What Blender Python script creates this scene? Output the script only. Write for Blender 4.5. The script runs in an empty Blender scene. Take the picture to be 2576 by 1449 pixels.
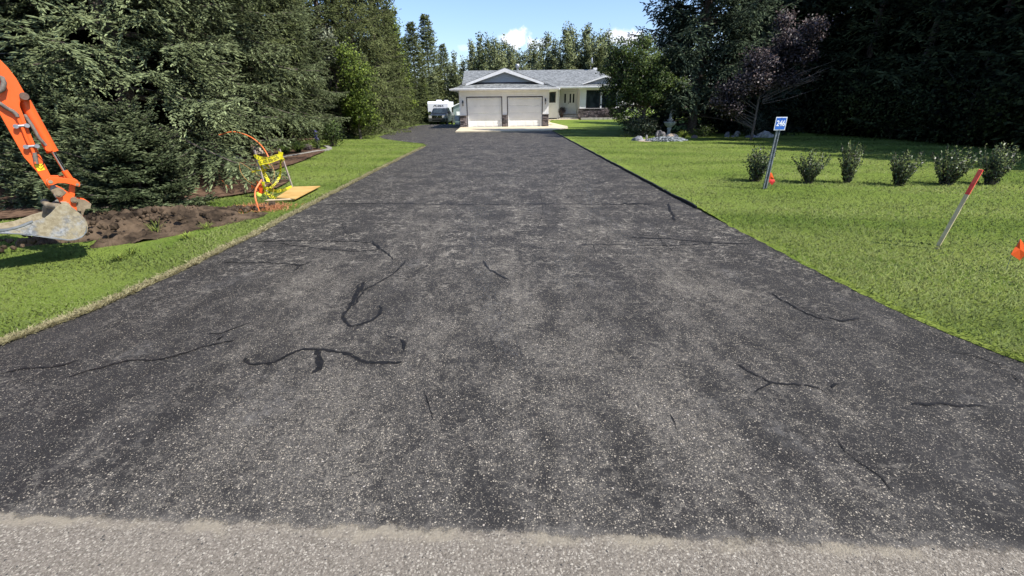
import bpy, bmesh, math, random
import numpy as np
from mathutils import Vector, Matrix, noise
R_=math.radians
sc=bpy.context.scene; COL=sc.collection
# ------------------------------------------------------------------ camera
FPX=1105.; CX=1288.; CY=724.5; HC=1.62            # focal length and centre in pixels of a 2576 px wide frame
PITCH=math.atan(460/FPX); ROLL=R_(0.6); YAW=math.atan(18*math.cos(PITCH)/FPX)
_f=np.array([math.sin(YAW)*math.cos(PITCH),math.cos(YAW)*math.cos(PITCH),-math.sin(PITCH)])
_r=np.cross(_f,[0,0,1]); _r/=np.linalg.norm(_r); _u=np.cross(_r,_f)
_c,_s=math.cos(ROLL),math.sin(ROLL)
CR=_c*_r-_s*_u; CU=_c*_u+_s*_r; CC=np.array([0,0,HC])
cam=bpy.data.cameras.new('camera'); camo=bpy.data.objects.new('camera',cam); COL.objects.link(camo)
cam.sensor_width=36; cam.lens=36*FPX/2576; cam.clip_start=.05; cam.clip_end=4000
camo.matrix_world=Matrix(((CR[0],CU[0],-_f[0],0),(CR[1],CU[1],-_f[1],0),(CR[2],CU[2],-_f[2],HC),(0,0,0,1)))
sc.camera=camo
def ray(px,py): return (px-CX)/FPX*CR-(py-CY)/FPX*CU+_f
def atY(px,py,Y):
    d=ray(px,py); return CC+d*(Y/d[1])
# ------------------------------------------------------------------ light
SUN_EL=R_(51); SH=np.array([.88,-.475]); SH/=np.linalg.norm(SH)      # towards the sun
sv=Vector((SH[0]*math.cos(SUN_EL),SH[1]*math.cos(SUN_EL),math.sin(SUN_EL)))
W=bpy.data.worlds.new("World"); sc.world=W; W.use_nodes=True
nt=W.node_tree; bg=nt.nodes['Background']; bg.inputs[1].default_value=.14
sky=nt.nodes.new('ShaderNodeTexSky'); sky.sky_type='NISHITA'; sky.sun_disc=False
sky.sun_elevation=SUN_EL; sky.sun_rotation=math.atan2(SH[0],SH[1]); sky.air_density=1.15; sky.dust_density=.6; sky.ozone_density=2.2
L=bpy.data.lights.new('sun','SUN'); L.energy=4.6; L.angle=R_(.53); L.color=(1,.955,.88)
lo=bpy.data.objects.new('sun',L); COL.objects.link(lo); lo.rotation_euler=sv.to_track_quat('Z','Y').to_euler()
sc.view_settings.view_transform='Standard'; sc.view_settings.look='None'; sc.view_settings.gamma=1
sc.view_settings.exposure=.68
# clouds: small cumulus puffs low in the sky, by direction
def wn(t,**k):
    n=nt.nodes.new(t)
    for a,b in k.items(): setattr(n,a,b)
    return n
tc=wn('ShaderNodeTexCoord'); mixc=None
gn=wn('ShaderNodeMix',data_type='RGBA',blend_type='MULTIPLY'); gn.inputs['Factor'].default_value=1; nt.links.new(sky.outputs[0],gn.inputs['A']); gn.inputs['B'].default_value=(.74,.80,.98,1); last=gn.outputs['Result']
nz=wn('ShaderNodeTexNoise'); nz.inputs['Scale'].default_value=34; nz.inputs['Detail'].default_value=6; nz.inputs['Roughness'].default_value=.6
nt.links.new(tc.outputs['Generated'],nz.inputs['Vector'])
for (px,py,rx,ry,am) in ((1298,100,.036,.017,.85),(1345,112,.03,.010,.5),(1566,92,.036,.015,.65),(1600,98,.04,.013,.6),(1168,120,.013,.008,.25)):
    d=ray(px,py); d/=np.linalg.norm(d)
    sub=wn('ShaderNodeVectorMath',operation='SUBTRACT'); sub.inputs[1].default_value=tuple(d); nt.links.new(tc.outputs['Generated'],sub.inputs[0])
    sca=wn('ShaderNodeVectorMath',operation='MULTIPLY'); sca.inputs[1].default_value=(1/rx,.3/rx,1/ry); nt.links.new(sub.outputs[0],sca.inputs[0])
    ln=wn('ShaderNodeVectorMath',operation='LENGTH'); nt.links.new(sca.outputs[0],ln.inputs[0])
    m1=wn('ShaderNodeMath',operation='MULTIPLY_ADD'); nt.links.new(nz.outputs[0],m1.inputs[0]); m1.inputs[1].default_value=2.6; m1.inputs[2].default_value=-1.3
    m2=wn('ShaderNodeMath',operation='ADD'); nt.links.new(ln.outputs['Value'],m2.inputs[0]); nt.links.new(m1.outputs[0],m2.inputs[1])
    mr=wn('ShaderNodeMapRange'); mr.interpolation_type='SMOOTHSTEP'; nt.links.new(m2.outputs[0],mr.inputs[0])
    mr.inputs[1].default_value=.45; mr.inputs[2].default_value=1.15; mr.inputs[3].default_value=am; mr.inputs[4].default_value=0
    mx=wn('ShaderNodeMix',data_type='RGBA'); nt.links.new(mr.outputs[0],mx.inputs['Factor']); nt.links.new(last,mx.inputs['A']); mx.inputs['B'].default_value=(6.3,6.3,6.6,1)
    last=mx.outputs['Result']
nt.links.new(last,bg.inputs[0])
# ------------------------------------------------------------------ materials
def mat(name,col=(.5,.5,.5),rough=.7,metal=0,spec=.3):
    m=bpy.data.materials.new(name); m.use_nodes=True; b=m.node_tree.nodes['Principled BSDF']
    b.inputs['Base Color'].default_value=(*col,1); b.inputs['Roughness'].default_value=rough; b.inputs['Metallic'].default_value=metal
    b.inputs['Specular IOR Level'].default_value=spec
    return m
class N:
    def __init__(s,m): s.m=m; s.t=m.node_tree; s.b=s.t.nodes['Principled BSDF']; s._tc=None
    def n(s,t,**k):
        x=s.t.nodes.new(t)
        for a,b in k.items(): setattr(x,a,b)
        return x
    def l(s,a,b): s.t.links.new(a,b)
    def pos(s,scale=(1,1,1)):
        if s._tc is None: s._tc=s.n('ShaderNodeTexCoord')
        mp=s.n('ShaderNodeMapping'); mp.inputs['Scale'].default_value=scale; s.l(s._tc.outputs['Object'],mp.inputs[0]); return mp.outputs[0]
    def noise(s,sc_,det=4,rough=.5,scale=(1,1,1),vec=None,dist=0):
        x=s.n('ShaderNodeTexNoise'); x.inputs['Scale'].default_value=sc_; x.inputs['Detail'].default_value=det; x.inputs['Roughness'].default_value=rough; x.inputs['Distortion'].default_value=dist
        s.l(vec or s.pos(scale),x.inputs['Vector']); return x
    def vor(s,sc_,feat='F1',vec=None,scale=(1,1,1)):
        x=s.n('ShaderNodeTexVoronoi',feature=feat); x.inputs['Scale'].default_value=sc_; s.l(vec or s.pos(scale),x.inputs['Vector']); return x
    def mr(s,v,a,b,c=0,d=1,smooth=True):
        x=s.n('ShaderNodeMapRange'); x.interpolation_type='SMOOTHSTEP' if smooth else 'LINEAR'
        s.l(v,x.inputs[0])
        for i,q in enumerate((a,b,c,d)):
            if isinstance(q,(int,float)): x.inputs[i+1].default_value=q
            else: s.l(q,x.inputs[i+1])
        return x.outputs[0]
    def math(s,op,a,b=None,c=None):
        x=s.n('ShaderNodeMath',operation=op)
        for i,q in enumerate((a,b,c)):
            if q is None: continue
            if isinstance(q,(int,float)): x.inputs[i].default_value=q
            else: s.l(q,x.inputs[i])
        return x.outputs[0]
    def mix(s,f,a,b):
        x=s.n('ShaderNodeMix',data_type='RGBA')
        if isinstance(f,(int,float)): x.inputs['Factor'].default_value=f
        else: s.l(f,x.inputs['Factor'])
        for q,k in ((a,'A'),(b,'B')):
            if isinstance(q,tuple): x.inputs[k].default_value=(*q[:3],1)
            else: s.l(q,x.inputs[k])
        return x.outputs['Result']
    def base(s,c): s.l(c,s.b.inputs['Base Color'])
    def bump(s,h,st=.3,d=.01):
        x=s.n('ShaderNodeBump'); x.inputs['Strength'].default_value=st; x.inputs['Distance'].default_value=d; s.l(h,x.inputs['Height']); s.l(x.outputs[0],s.b.inputs['Normal'])
def varied(name,c1,c2,scale=5,rough=.7,det=6,bump=.2,bd=.01,spec=.3,metal=0,lo=.35,hi=.65):
    m=mat(name,c1,rough,metal,spec); n=N(m); z=n.noise(scale,det,.6)
    n.base(n.mix(n.mr(z.outputs[0],lo,hi),c1,c2))
    if bump: n.bump(z.outputs[0],bump,bd)
    return m
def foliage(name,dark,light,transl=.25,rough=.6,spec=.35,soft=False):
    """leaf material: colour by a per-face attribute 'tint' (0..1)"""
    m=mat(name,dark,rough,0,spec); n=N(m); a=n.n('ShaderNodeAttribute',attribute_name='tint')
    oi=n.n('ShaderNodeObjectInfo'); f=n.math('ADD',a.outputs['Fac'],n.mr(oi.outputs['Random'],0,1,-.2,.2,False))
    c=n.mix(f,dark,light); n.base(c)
    if soft:
        an=n.n('ShaderNodeAttribute',attribute_name='clump'); vt=n.n('ShaderNodeVectorTransform',vector_type='NORMAL',convert_from='OBJECT',convert_to='WORLD'); n.l(an.outputs['Vector'],vt.inputs[0]); n.l(vt.outputs[0],n.b.inputs['Normal'])
    tr=n.n('ShaderNodeBsdfTranslucent'); n.l(c,tr.inputs[0]); ms=n.n('ShaderNodeMixShader'); ms.inputs[0].default_value=transl
    out=n.t.nodes['Material Output']; n.l(n.b.outputs[0],ms.inputs[1]); n.l(tr.outputs[0],ms.inputs[2]); n.l(ms.outputs[0],out.inputs[0])
    return m
# ------------------------------------------------------------------ object helpers
def link(o,parent=None):
    COL.objects.link(o)
    if parent is not None: o.parent=parent
    return o
def tag(o,label=None,cat=None,group=None,kind=None):
    if label: o['label']=label
    if cat: o['category']=cat
    if group: o['group']=group
    if kind: o['kind']=kind
    return o
def empty(name,loc,label,cat,group=None,rz=0):
    o=bpy.data.objects.new(name,None); o.empty_display_size=.2; o.location=loc; o.rotation_euler=(0,0,rz); link(o); return tag(o,label,cat,group)
class MB:
    def __init__(s): s.v=[]; s.f=[]; s.sm=[]
    def add(s,vs,fs,smooth=False):
        k=len(s.v); s.v+= [tuple(map(float,p)) for p in vs]; s.f+=[tuple(i+k for i in f) for f in fs]; s.sm+=[smooth]*len(fs); return s
    def box(s,x0,x1,y0,y1,z0,z1,M=None):
        vs=[(x0,y0,z0),(x1,y0,z0),(x1,y1,z0),(x0,y1,z0),(x0,y0,z1),(x1,y0,z1),(x1,y1,z1),(x0,y1,z1)]
        if M is not None: vs=[M@Vector(p) for p in vs]
        return s.add(vs,[(0,3,2,1),(4,5,6,7),(0,1,5,4),(1,2,6,5),(2,3,7,6),(3,0,4,7)])
    def bbox(s,x0,x1,y0,y1,z0,z1,b=.02,M=None):
        """box with chamfered edges"""
        bm=bmesh.new(); bmesh.ops.create_cube(bm,size=1)
        for v in bm.verts: v.co=Vector(((x0+x1)/2+v.co.x*(x1-x0),(y0+y1)/2+v.co.y*(y1-y0),(z0+z1)/2+v.co.z*(z1-z0)))
        bmesh.ops.bevel(bm,geom=bm.edges[:],offset=b,segments=2,affect='EDGES',profile=.6)
        return s.bm(bm,M)
    def bm(s,bm,M=None,smooth=False):
        bm.verts.index_update(); vs=[(M@v.co if M is not None else v.co.copy()) for v in bm.verts]
        s.add(vs,[tuple(v.index for v in f.verts) for f in bm.faces],smooth); bm.free(); return s
    def tube(s,pts,rad,n=8,cap=True,smooth=True):
        pts=[Vector(p) for p in pts]; rs=rad if isinstance(rad,(list,tuple)) else [rad]*len(pts)
        vs=[];prev=None
        for i,p in enumerate(pts):
            d=(pts[min(i+1,len(pts)-1)]-pts[max(i-1,0)])
            d=d.normalized() if d.length>1e-9 else Vector((0,0,1))
            a=(prev-d*prev.dot(d)) if prev is not None else (Vector((0,0,1)).cross(d) if abs(d.z)<.95 else Vector((1,0,0)).cross(d))
            if a.length<1e-6: a=Vector((1,0,0)).cross(d)
            a.normalize(); prev=a; b=d.cross(a)
            for k in range(n):
                t=2*math.pi*k/n; vs.append(p+(a*math.cos(t)+b*math.sin(t))*rs[i])
        fs=[(i*n+k,i*n+(k+1)%n,(i+1)*n+(k+1)%n,(i+1)*n+k) for i in range(len(pts)-1) for k in range(n)]
        s.add(vs,fs,smooth)
        if cap:
            k=len(pts)-1; s.add(vs[:n],[tuple(range(n))[::-1]]); s.add(vs[k*n:],[tuple(range(n))])
        return s
    def cyl(s,p0,p1,r,n=16): return s.tube([p0,p1],r,n)
    def lathe(s,prof,c=(0,0,0),n=24):
        vs=[(c[0]+r*math.cos(2*math.pi*k/n),c[1]+r*math.sin(2*math.pi*k/n),c[2]+z) for r,z in prof for k in range(n)]
        fs=[(i*n+k,i*n+(k+1)%n,(i+1)*n+(k+1)%n,(i+1)*n+k) for i in range(len(prof)-1) for k in range(n)]
        return s.add(vs,fs,True)
    def prism(s,poly,fn,t0,t1,bev=0):
        """poly = 2-D outline, fn(u,v,t)->3-D, extruded from t0 to t1"""
        n=len(poly); a=[fn(u,v,t0) for u,v in poly]; b=[fn(u,v,t1) for u,v in poly]
        bm=bmesh.new(); A=[bm.verts.new(p) for p in a]; B=[bm.verts.new(p) for p in b]
        bm.faces.new(A[::-1]); bm.faces.new(B)
        for i in range(n): bm.faces.new((A[i],A[(i+1)%n],B[(i+1)%n],B[i]))
        bmesh.ops.recalc_face_normals(bm,faces=bm.faces[:])
        if bev: bmesh.ops.bevel(bm,geom=bm.edges[:],offset=bev,segments=2,affect='EDGES',profile=.6)
        bmesh.ops.triangulate(bm,faces=[f for f in bm.faces if len(f.verts)>4])
        return s.bm(bm)
    def quad(s,a,b,c,d): return s.add([a,b,c,d],[(0,1,2,3)])
    def mesh(s,name,m):
        me=bpy.data.meshes.new(name); me.from_pydata(s.v,[],s.f); me.polygons.foreach_set('use_smooth',s.sm)
        if m: me.materials.append(m)
        me.update(); return me
    def obj(s,name,m,parent=None): return link(bpy.data.objects.new(name,s.mesh(name,m)),parent)
def qmesh(name,V,tint,m,nrm=None):
    """V (n,4,3) quads"""
    n=len(V); me=bpy.data.meshes.new(name); me.vertices.add(n*4); me.vertices.foreach_set('co',np.ascontiguousarray(V,dtype=np.float32).ravel())
    me.loops.add(n*4); me.loops.foreach_set('vertex_index',np.arange(n*4,dtype=np.int32))
    me.polygons.add(n); me.polygons.foreach_set('loop_start',np.arange(0,n*4,4,dtype=np.int32))
    me.update(calc_edges=True)
    at=me.attributes.new('tint','FLOAT','FACE'); at.data.foreach_set('value',np.asarray(tint,dtype=np.float32))
    if nrm is None: nrm=np.array([0,-.25,.9])+np.random.default_rng(n).normal(size=(n,3))*.45
    if nrm is not None:
        at=me.attributes.new('clump','FLOAT_VECTOR','FACE'); at.data.foreach_set('vector',np.ascontiguousarray(nrm,dtype=np.float32).ravel())
    me.materials.append(m); return me
def tmesh(name,V,tint,m,nrm=None):
    n=len(V); me=bpy.data.meshes.new(name); me.vertices.add(n*3); me.vertices.foreach_set('co',np.ascontiguousarray(V,dtype=np.float32).ravel())
    me.loops.add(n*3); me.loops.foreach_set('vertex_index',np.arange(n*3,dtype=np.int32))
    me.polygons.add(n); me.polygons.foreach_set('loop_start',np.arange(0,n*3,3,dtype=np.int32))
    me.update(calc_edges=True)
    at=me.attributes.new('tint','FLOAT','FACE'); at.data.foreach_set('value',np.asarray(tint,dtype=np.float32))
    if nrm is None: nrm=np.array([0,-.25,.9])+np.random.default_rng(n).normal(size=(n,3))*.45
    if nrm is not None:
        at=me.attributes.new('clump','FLOAT_VECTOR','FACE'); at.data.foreach_set('vector',np.ascontiguousarray(nrm,dtype=np.float32).ravel())
    me.materials.append(m); return me
def text_mesh(txt,size,m,offset=0,ext=.002,shear=0):
    c=bpy.data.curves.new('lettering','FONT'); c.body=txt; c.size=size; c.offset=offset; c.extrude=ext; c.shear=shear
    c.align_x='CENTER'; c.align_y='CENTER'; c.resolution_u=3
    o=bpy.data.objects.new('lettering',c); COL.objects.link(o); bpy.context.view_layer.update()
    me=bpy.data.meshes.new_from_object(o.evaluated_get(bpy.context.evaluated_depsgraph_get())); me.name='lettering'
    COL.objects.unlink(o); bpy.data.objects.remove(o)
    me.materials.clear(); me.materials.append(m); return me
def norm(a): return a/np.maximum(np.linalg.norm(a,axis=-1,keepdims=True),1e-9)
# ------------------------------------------------------------------ terrain
def ss(t): t=min(max(t,0),1); return t*t*(3-2*t)
def TZ(x,y):
    z=-.45*ss((y-44)/9)*ss((-2.8-x)/1.0)-.4*ss((y-62)/14)*ss((-2.8-x)/1.0)
    z+=.25*ss((y-36)/8)*ss((x-3.6)/.9)
    return z
def G(px,py,dz=0):
    d=ray(px,py); t=(dz-HC)/d[2]
    for _ in range(12):
        p=CC+t*d; t=(TZ(p[0],p[1])+dz-HC)/d[2]
    p=CC+t*d; return np.array([p[0],p[1],TZ(p[0],p[1])+dz])
def lerp_tab(tab,y):
    if y<=tab[0][0]: return tab[0][1]
    for (a,b),(c,d) in zip(tab,tab[1:]):
        if y<=c: return b+(d-b)*(y-a)/(c-a)
    return tab[-1][1]
EL=[(-8,-6.6),(1.2,-5.1),(2.2,-4.25),(2.96,-3.83),(3.43,-3.69),(3.94,-3.60),(4.74,-3.54),(5.77,-3.49),(7.6,-3.49),(11.3,-3.52),(15,-3.49),(19.6,-3.42),(20.8,-3.44),(21.8,-3.75),(22.6,-4.5),(23.8,-5.4),(25.4,-6.5),(27.4,-7.3),(33,-7.6),(41.5,-7.95),(46,-7.3),(49,-6.0),(51,-3.9)]
ER=[(-8,6.2),(1.2,4.3),(1.9,3.7),(2.44,3.44),(2.82,3.33),(3.35,3.25),(3.9,3.21),(5.2,3.2),(8.2,3.21),(16,3.22),(25,3.25),(30.4,3.25),(36.7,3.25)]
def jig(y,a,s): return a*(noise.noise(Vector((y*s,3.7,1.1)))+.5*noise.noise(Vector((y*s*3.1,8.7,1.1))))
def eL(y): return lerp_tab(EL,y)+jig(y,.035,1.4)+jig(y+50,.02,7)
def eR(y): return lerp_tab(ER,y)+jig(y+20,.02,1.3)+(jig(y+90,.022,8) if y<7.2 else 0)
def rows():
    ys=[];y=-6.
    while y<12: ys.append(y); y+=.05
    while y<30: ys.append(y); y+=.12
    while y<62: ys.append(y); y+=.4
    while y<300: ys.append(y); y*=1.06
    return ys
def loft(name,mt,ys,xa,xb,xs,zoff,skirt=None,kind='structure'):
    vs=[];fs=[];n=len(xs)
    for y in ys:
        a,b=xa(y),xb(y)
        for t in xs:
            x=a+(b-a)*t; vs.append((x,y,TZ(x,y)+zoff(x,y)))
    for j in range(len(ys)-1):
        for i in range(n-1): fs.append((j*n+i,j*n+i+1,(j+1)*n+i+1,(j+1)*n+i))
    k=len(vs)
    if skirt is not None:
        idx=0 if skirt=='a' else n-1
        for j,y in enumerate(ys): x,yy,z=vs[j*n+idx]; vs.append((x,yy,z-.12))
        for j in range(len(ys)-1):
            q=(j*n+idx,(j+1)*n+idx,k+j+1,k+j); fs.append(q if skirt=='b' else q[::-1])
    me=bpy.data.meshes.new(name); me.from_pydata(vs,[],fs); me.materials.append(mt); me.update()
    for p in me.polygons: p.use_smooth=True
    o=link(bpy.data.objects.new(name,me)); return tag(o,kind=kind)
# --- ground materials
def grass_ground(name):
    m=mat(name,(.1,.14,.03),.9,0,.1); n=N(m)
    big=n.noise(.55,3,.5); med=n.noise(4,5,.6); fine=n.noise(55,4,.7,scale=(1,.55,1)); fine2=n.noise(150,2,.6)
    # mowing stripes
    sp=n.n('ShaderNodeSeparateXYZ'); n.l(n.pos(),sp.inputs[0])
    w=n.noise(.35,2,.5); ph=n.math('ADD',n.math('ADD',n.math('MULTIPLY',sp.outputs[1],2.6),n.math('MULTIPLY',sp.outputs[0],.55)),n.math('MULTIPLY',w.outputs[0],9.))
    st=n.math('MULTIPLY_ADD',n.math('SINE',ph),.5,.5)
    c=n.mix(n.mr(big.outputs[0],.35,.65),(.115,.180,.024),(.165,.230,.034))
    c=n.mix(n.math('MULTIPLY',st,.6),c,(.235,.29,.06))
    c=n.mix(n.mr(med.outputs[0],.4,.75,0,.6),c,(.20,.24,.055))
    c=n.mix(n.mr(fine.outputs[0],.42,.62,.0,.5),c,(.065,.105,.015))
    c=n.mix(n.mr(fine2.outputs[0],.5,.75,0,.35),c,(.24,.28,.09))
    n.base(c); n.bump(fine.outputs[0],.8,.04); return m
M_lawn=grass_ground('lawn_grass_mat')
M_soil=varied('soil',(.045,.028,.018),(.12,.075,.045),6,.95,8,.9,.05,.1)
M_needles=varied('needle_litter',(.05,.03,.02),(.16,.10,.065),9,.95,9,.8,.03,.1)
def asphalt():
    m=mat('sealed_asphalt',(.03,.03,.03),.72,0,.15); n=N(m)
    sp=n.n('ShaderNodeSeparateXYZ'); n.l(n.pos(),sp.inputs[0]); X,Y=sp.outputs[0],sp.outputs[1]
    a=n.noise(.8,8,.72,scale=(1.35,.5,1)); b=n.noise(2.6,8,.72,scale=(1.5,.8,1)); c_=n.noise(16,6,.75); g=n.noise(150,3,.75)
    wear=n.math('ADD',n.math('MULTIPLY',a.outputs[0],.60),n.math('MULTIPLY',b.outputs[0],.34)); wear=n.math('ADD',wear,n.math('MULTIPLY',c_.outputs[0],.28))
    near=n.mr(Y,1.5,11,.045,-.04); side=n.mr(n.math('ABSOLUTE',X),1.2,3.5,.01,-.10)
    wear=n.math('ADD',n.math('ADD',wear,near),side); wm=n.math('MULTIPLY',n.mr(wear,.575,.76),n.mr(n.noise(38,5,.75).outputs[0],.34,.60,.25,1))
    dn0=n.noise(160,2,.6); dv0=n.n('ShaderNodeVectorMath',operation='SCALE'); dv0.inputs['Scale'].default_value=.009; n.l(dn0.outputs['Color'],dv0.inputs[0])
    ad=n.n('ShaderNodeVectorMath',operation='ADD'); n.l(n.pos(),ad.inputs[0]); n.l(dv0.outputs[0],ad.inputs[1])
    def stones(scl,r0,r1,v0,v1,k):
        v=n.vor(scl,vec=ad.outputs[0]); r=n.n('ShaderNodeSeparateColor'); n.l(v.outputs['Color'],r.inputs[0])
        vis=n.mr(n.math('ADD',r.outputs[0],n.math('MULTIPLY',wm,k)),v0,v1); rad=n.mr(n.math('ADD',v.outputs['Distance'],n.math('MULTIPLY',r.outputs[2],.14)),r0,r1,1,0)
        return n.math('MULTIPLY',vis,rad),r
    base=n.mix(n.mr(b.outputs[0],.3,.7),(.020,.0188,.0180),(.034,.0320,.0305))
    gr=n.mr(n.math('ADD',g.outputs[0],n.math('MULTIPLY',wm,.20)),.56,.72,0,.6); col=n.mix(gr,base,(.135,.125,.110))
    col=n.mix(n.math('MULTIPLY',wm,.30),col,(.125,.113,.095))
    s1,r1=stones(165,.36,.54,.74,.92,.55); s2,r2=stones(88,.28,.46,.84,.96,.42); s3,r3=stones(48,.18,.28,.965,.99,.12)
    col=n.mix(s1,col,n.mix(r1.outputs[1],(.13,.115,.095),(.42,.37,.28)))
    col=n.mix(s2,col,n.mix(r2.outputs[1],(.20,.17,.13),(.50,.44,.34)))
    col=n.mix(s3,col,n.mix(r3.outputs[1],(.30,.24,.18),(.52,.48,.42)))
    dn=n.noise(3.2,5,.65); dv=n.n('ShaderNodeVectorMath',operation='SCALE'); dv.inputs['Scale'].default_value=.25; n.l(dn.outputs['Color'],dv.inputs[0])
    brk=n.mr(n.noise(9,5,.75).outputs[0],.44,.55)
    for scl,th,msk,lo,hi,am in ((2.1,.007,.75,.50,.62,.7),(5.5,.030,1.3,.45,.56,1.0),(12,.085,2.1,.44,.55,.95)):
        av=n.n('ShaderNodeVectorMath',operation='ADD'); n.l(n.pos((.8,1.25,1)),av.inputs[0]); n.l(dv.outputs[0],av.inputs[1])
        e=n.vor(scl,'DISTANCE_TO_EDGE',vec=av.outputs[0]); k=n.noise(msk,3,.6)
        f=n.math('MULTIPLY',n.mr(e.outputs['Distance'],0,th,1,0),n.mr(k.outputs[0],lo,hi,0,am))
        f=n.math('MULTIPLY',f,n.mr(Y,2.6,6,.22,1)); col=n.mix(n.math('MULTIPLY',f,brk),col,(.30,.27,.22))
    k=n.noise(1.3,6,.7,scale=(1.2,.6,1)); col=n.mix(n.math('MULTIPLY',n.mr(k.outputs[0],.56,.72,0,.5),n.mr(c_.outputs[0],.38,.6)),col,(.175,.165,.15))
    ed=n.math('ADD',Y,n.math('MULTIPLY',X,.065)); ed=n.math('ADD',ed,n.math('MULTIPLY',n.noise(5,6,.7).outputs[0],.24))
    col=n.mix(n.mr(ed,1.36,1.46,.55,0),col,(.15,.138,.12))
    n.base(col); h=n.math('ADD',n.math('MULTIPLY',g.outputs[0],.7),n.math('MULTIPLY',s1,.6)); n.bump(h,.5,.006)
    return m
M_asph=asphalt()
def gravelroad():
    m=mat('exposed_gravel_road',(.3,.27,.22),.9,0,.1); n=N(m)
    dn0=n.noise(120,2,.6); dv0=n.n('ShaderNodeVectorMath',operation='SCALE'); dv0.inputs['Scale'].default_value=.012; n.l(dn0.outputs['Color'],dv0.inputs[0])
    ad=n.n('ShaderNodeVectorMath',operation='ADD'); n.l(n.pos(),ad.inputs[0]); n.l(dv0.outputs[0],ad.inputs[1])
    a=n.noise(3,5,.65); b=n.noise(110,4,.75)
    col=n.mix(n.mr(b.outputs[0],.36,.64),(.13,.112,.090),(.29,.255,.205))
    for scl,r0,r1,th in ((120,.36,.52,.30),(70,.28,.42,.70),(42,.20,.32,.90)):
        v=n.vor(scl,vec=ad.outputs[0]); r=n.n('ShaderNodeSeparateColor'); n.l(v.outputs['Color'],r.inputs[0])
        f=n.math('MULTIPLY',n.mr(v.outputs['Distance'],r0,r1,1,0),n.mr(r.outputs[0],th,th+.06)); c=n.mix(r.outputs[1],(.20,.17,.135),(.52,.47,.38)); c=n.mix(n.mr(r.outputs[2],.93,.95),c,(.05,.05,.05)); col=n.mix(f,col,c)
    col=n.mix(n.mr(a.outputs[0],.4,.7,0,.3),col,(.27,.235,.185))
    sp=n.n('ShaderNodeSeparateXYZ'); n.l(n.pos(),sp.inputs[0]); d=n.math('ADD',sp.outputs[1],n.math('MULTIPLY',sp.outputs[0],.066))
    dd=n.math('ADD',d,n.math('MULTIPLY',n.noise(7,6,.75).outputs[0],.16)); sand=n.math('MULTIPLY',n.mr(dd,1.285,1.325,0,.8),n.mr(n.noise(2.2,5,.7).outputs[0],.42,.58))
    col=n.mix(sand,col,n.mix(b.outputs[0],(.27,.235,.175),(.38,.33,.245)))
    n.base(col); n.bump(b.outputs[0],.9,.012)
    e=n.math('ADD',dd,n.math('MULTIPLY',n.noise(90,3,.7).outputs[0],.03)); n.l(n.mr(e,1.355,1.385,1,0),n.b.inputs['Alpha']); return m
M_road=gravelroad()
ys=rows()
XS=[0,.004,.01,.02,.035,.055,.08,.11,.15,.2,.27,.36,.5,.7,1]
big=MB(); GX=list(range(-400,-60,40))+[-60+5*i for i in range(25)]+list(range(80,401,40)); GY=list(range(-120,-10,20))+[-10+4*i for i in range(30)]+list(range(120,900,60))
gv=[(x,y,TZ(x,y)-.09) for y in GY for x in GX]; gn=len(GX)
big.add(gv,[(j*gn+i,j*gn+i+1,(j+1)*gn+i+1,(j+1)*gn+i) for j in range(len(GY)-1) for i in range(gn-1)],True)
tag(big.obj('ground',M_soil),kind='structure')
ysl=[y for y in ys if 1.0<y]
loft('lawn',M_lawn,[y for y in ysl if y<51],lambda y:-70,eL,[1-t for t in XS][::-1],lambda x,y:-.012+.012*noise.noise(Vector((x*1.1,y*1.1,0))),'b')
o=loft('lawn',M_lawn,[50.8]+[y for y in ysl if y>=51],lambda y:-70,lambda y:60,[i/30 for i in range(31)],lambda x,y:-.016)
loft('lawn',M_lawn,[y for y in ysl if y<51],eR,lambda y:70,XS,lambda x,y:.008+.037*ss((y-5.5)/2)+.015*noise.noise(Vector((x*1.1,y*1.1,0)))-.008,'a')
ydr=[y for y in ys if -5<y<51]
loft('driveway',M_asph,ydr,lambda y:eL(y)-(.03),lambda y:eR(y)+.02 if y<36.5 else 3.25,[0,.004,.02,.1,.2,.3,.4,.5,.6,.7,.8,.9,.98,.996,1],lambda x,y:(0.0 if y<50 else -.02)-.01*ss((abs(x)-3.3)/.3))
# road with a ragged front edge lying on the driveway's end
vs=[];fs=[]
for i in range(601):
    x=-9+i*.03; ye=1.25-.066*x+.012*noise.noise(Vector((x*6,0,0)))+.035*noise.noise(Vector((x*1.3,4,0)))+.006*noise.noise(Vector((x*30,4,0)))
    vs+=[(x,-7,.005),(x,ye+.0,.005),(x,ye+.14,.004)]
for i in range(600):
    for k in range(2): fs.append((i*3+k,i*3+3+k,i*3+4+k,i*3+1+k))
mb=MB(); mb.add(vs,fs,True); tag(mb.obj('road',M_road),kind='structure')

# ------------------------------------------------------------------ marks on the driveway
M_seal=varied('crack_sealant',(.009,.009,.009),(.018,.017,.017),20,.6,4,.1,.002,.2)
_n=N(M_seal); _z=_n.noise(22,5,.75); _n.l(_n.mr(_z.outputs[0],.36,.44,.05,.92),_n.b.inputs['Alpha'])
def smooth_path(pts,step=.04,jit=.0,seed=0):
    P=[np.array(p,float) for p in pts]; out=[]
    P=[2*P[0]-P[1]]+P+[2*P[-1]-P[-2]]
    for i in range(1,len(P)-2):
        n=max(2,int(np.linalg.norm(P[i+1]-P[i])/step))
        for k in range(n):
            t=k/n; out.append(.5*((2*P[i])+(-P[i-1]+P[i+1])*t+(2*P[i-1]-5*P[i]+4*P[i+1]-P[i+2])*t*t+(-P[i-1]+3*P[i]-3*P[i+1]+P[i+2])*t**3))
    out.append(P[-2]); 
    if jit: out=[p+np.array([jig(i*step+seed*13.3,jit,9),jig(i*step+seed*7.7+100,jit,9)]+[0]*(len(p)-2)) for i,p in enumerate(out)]
    return out
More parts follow.
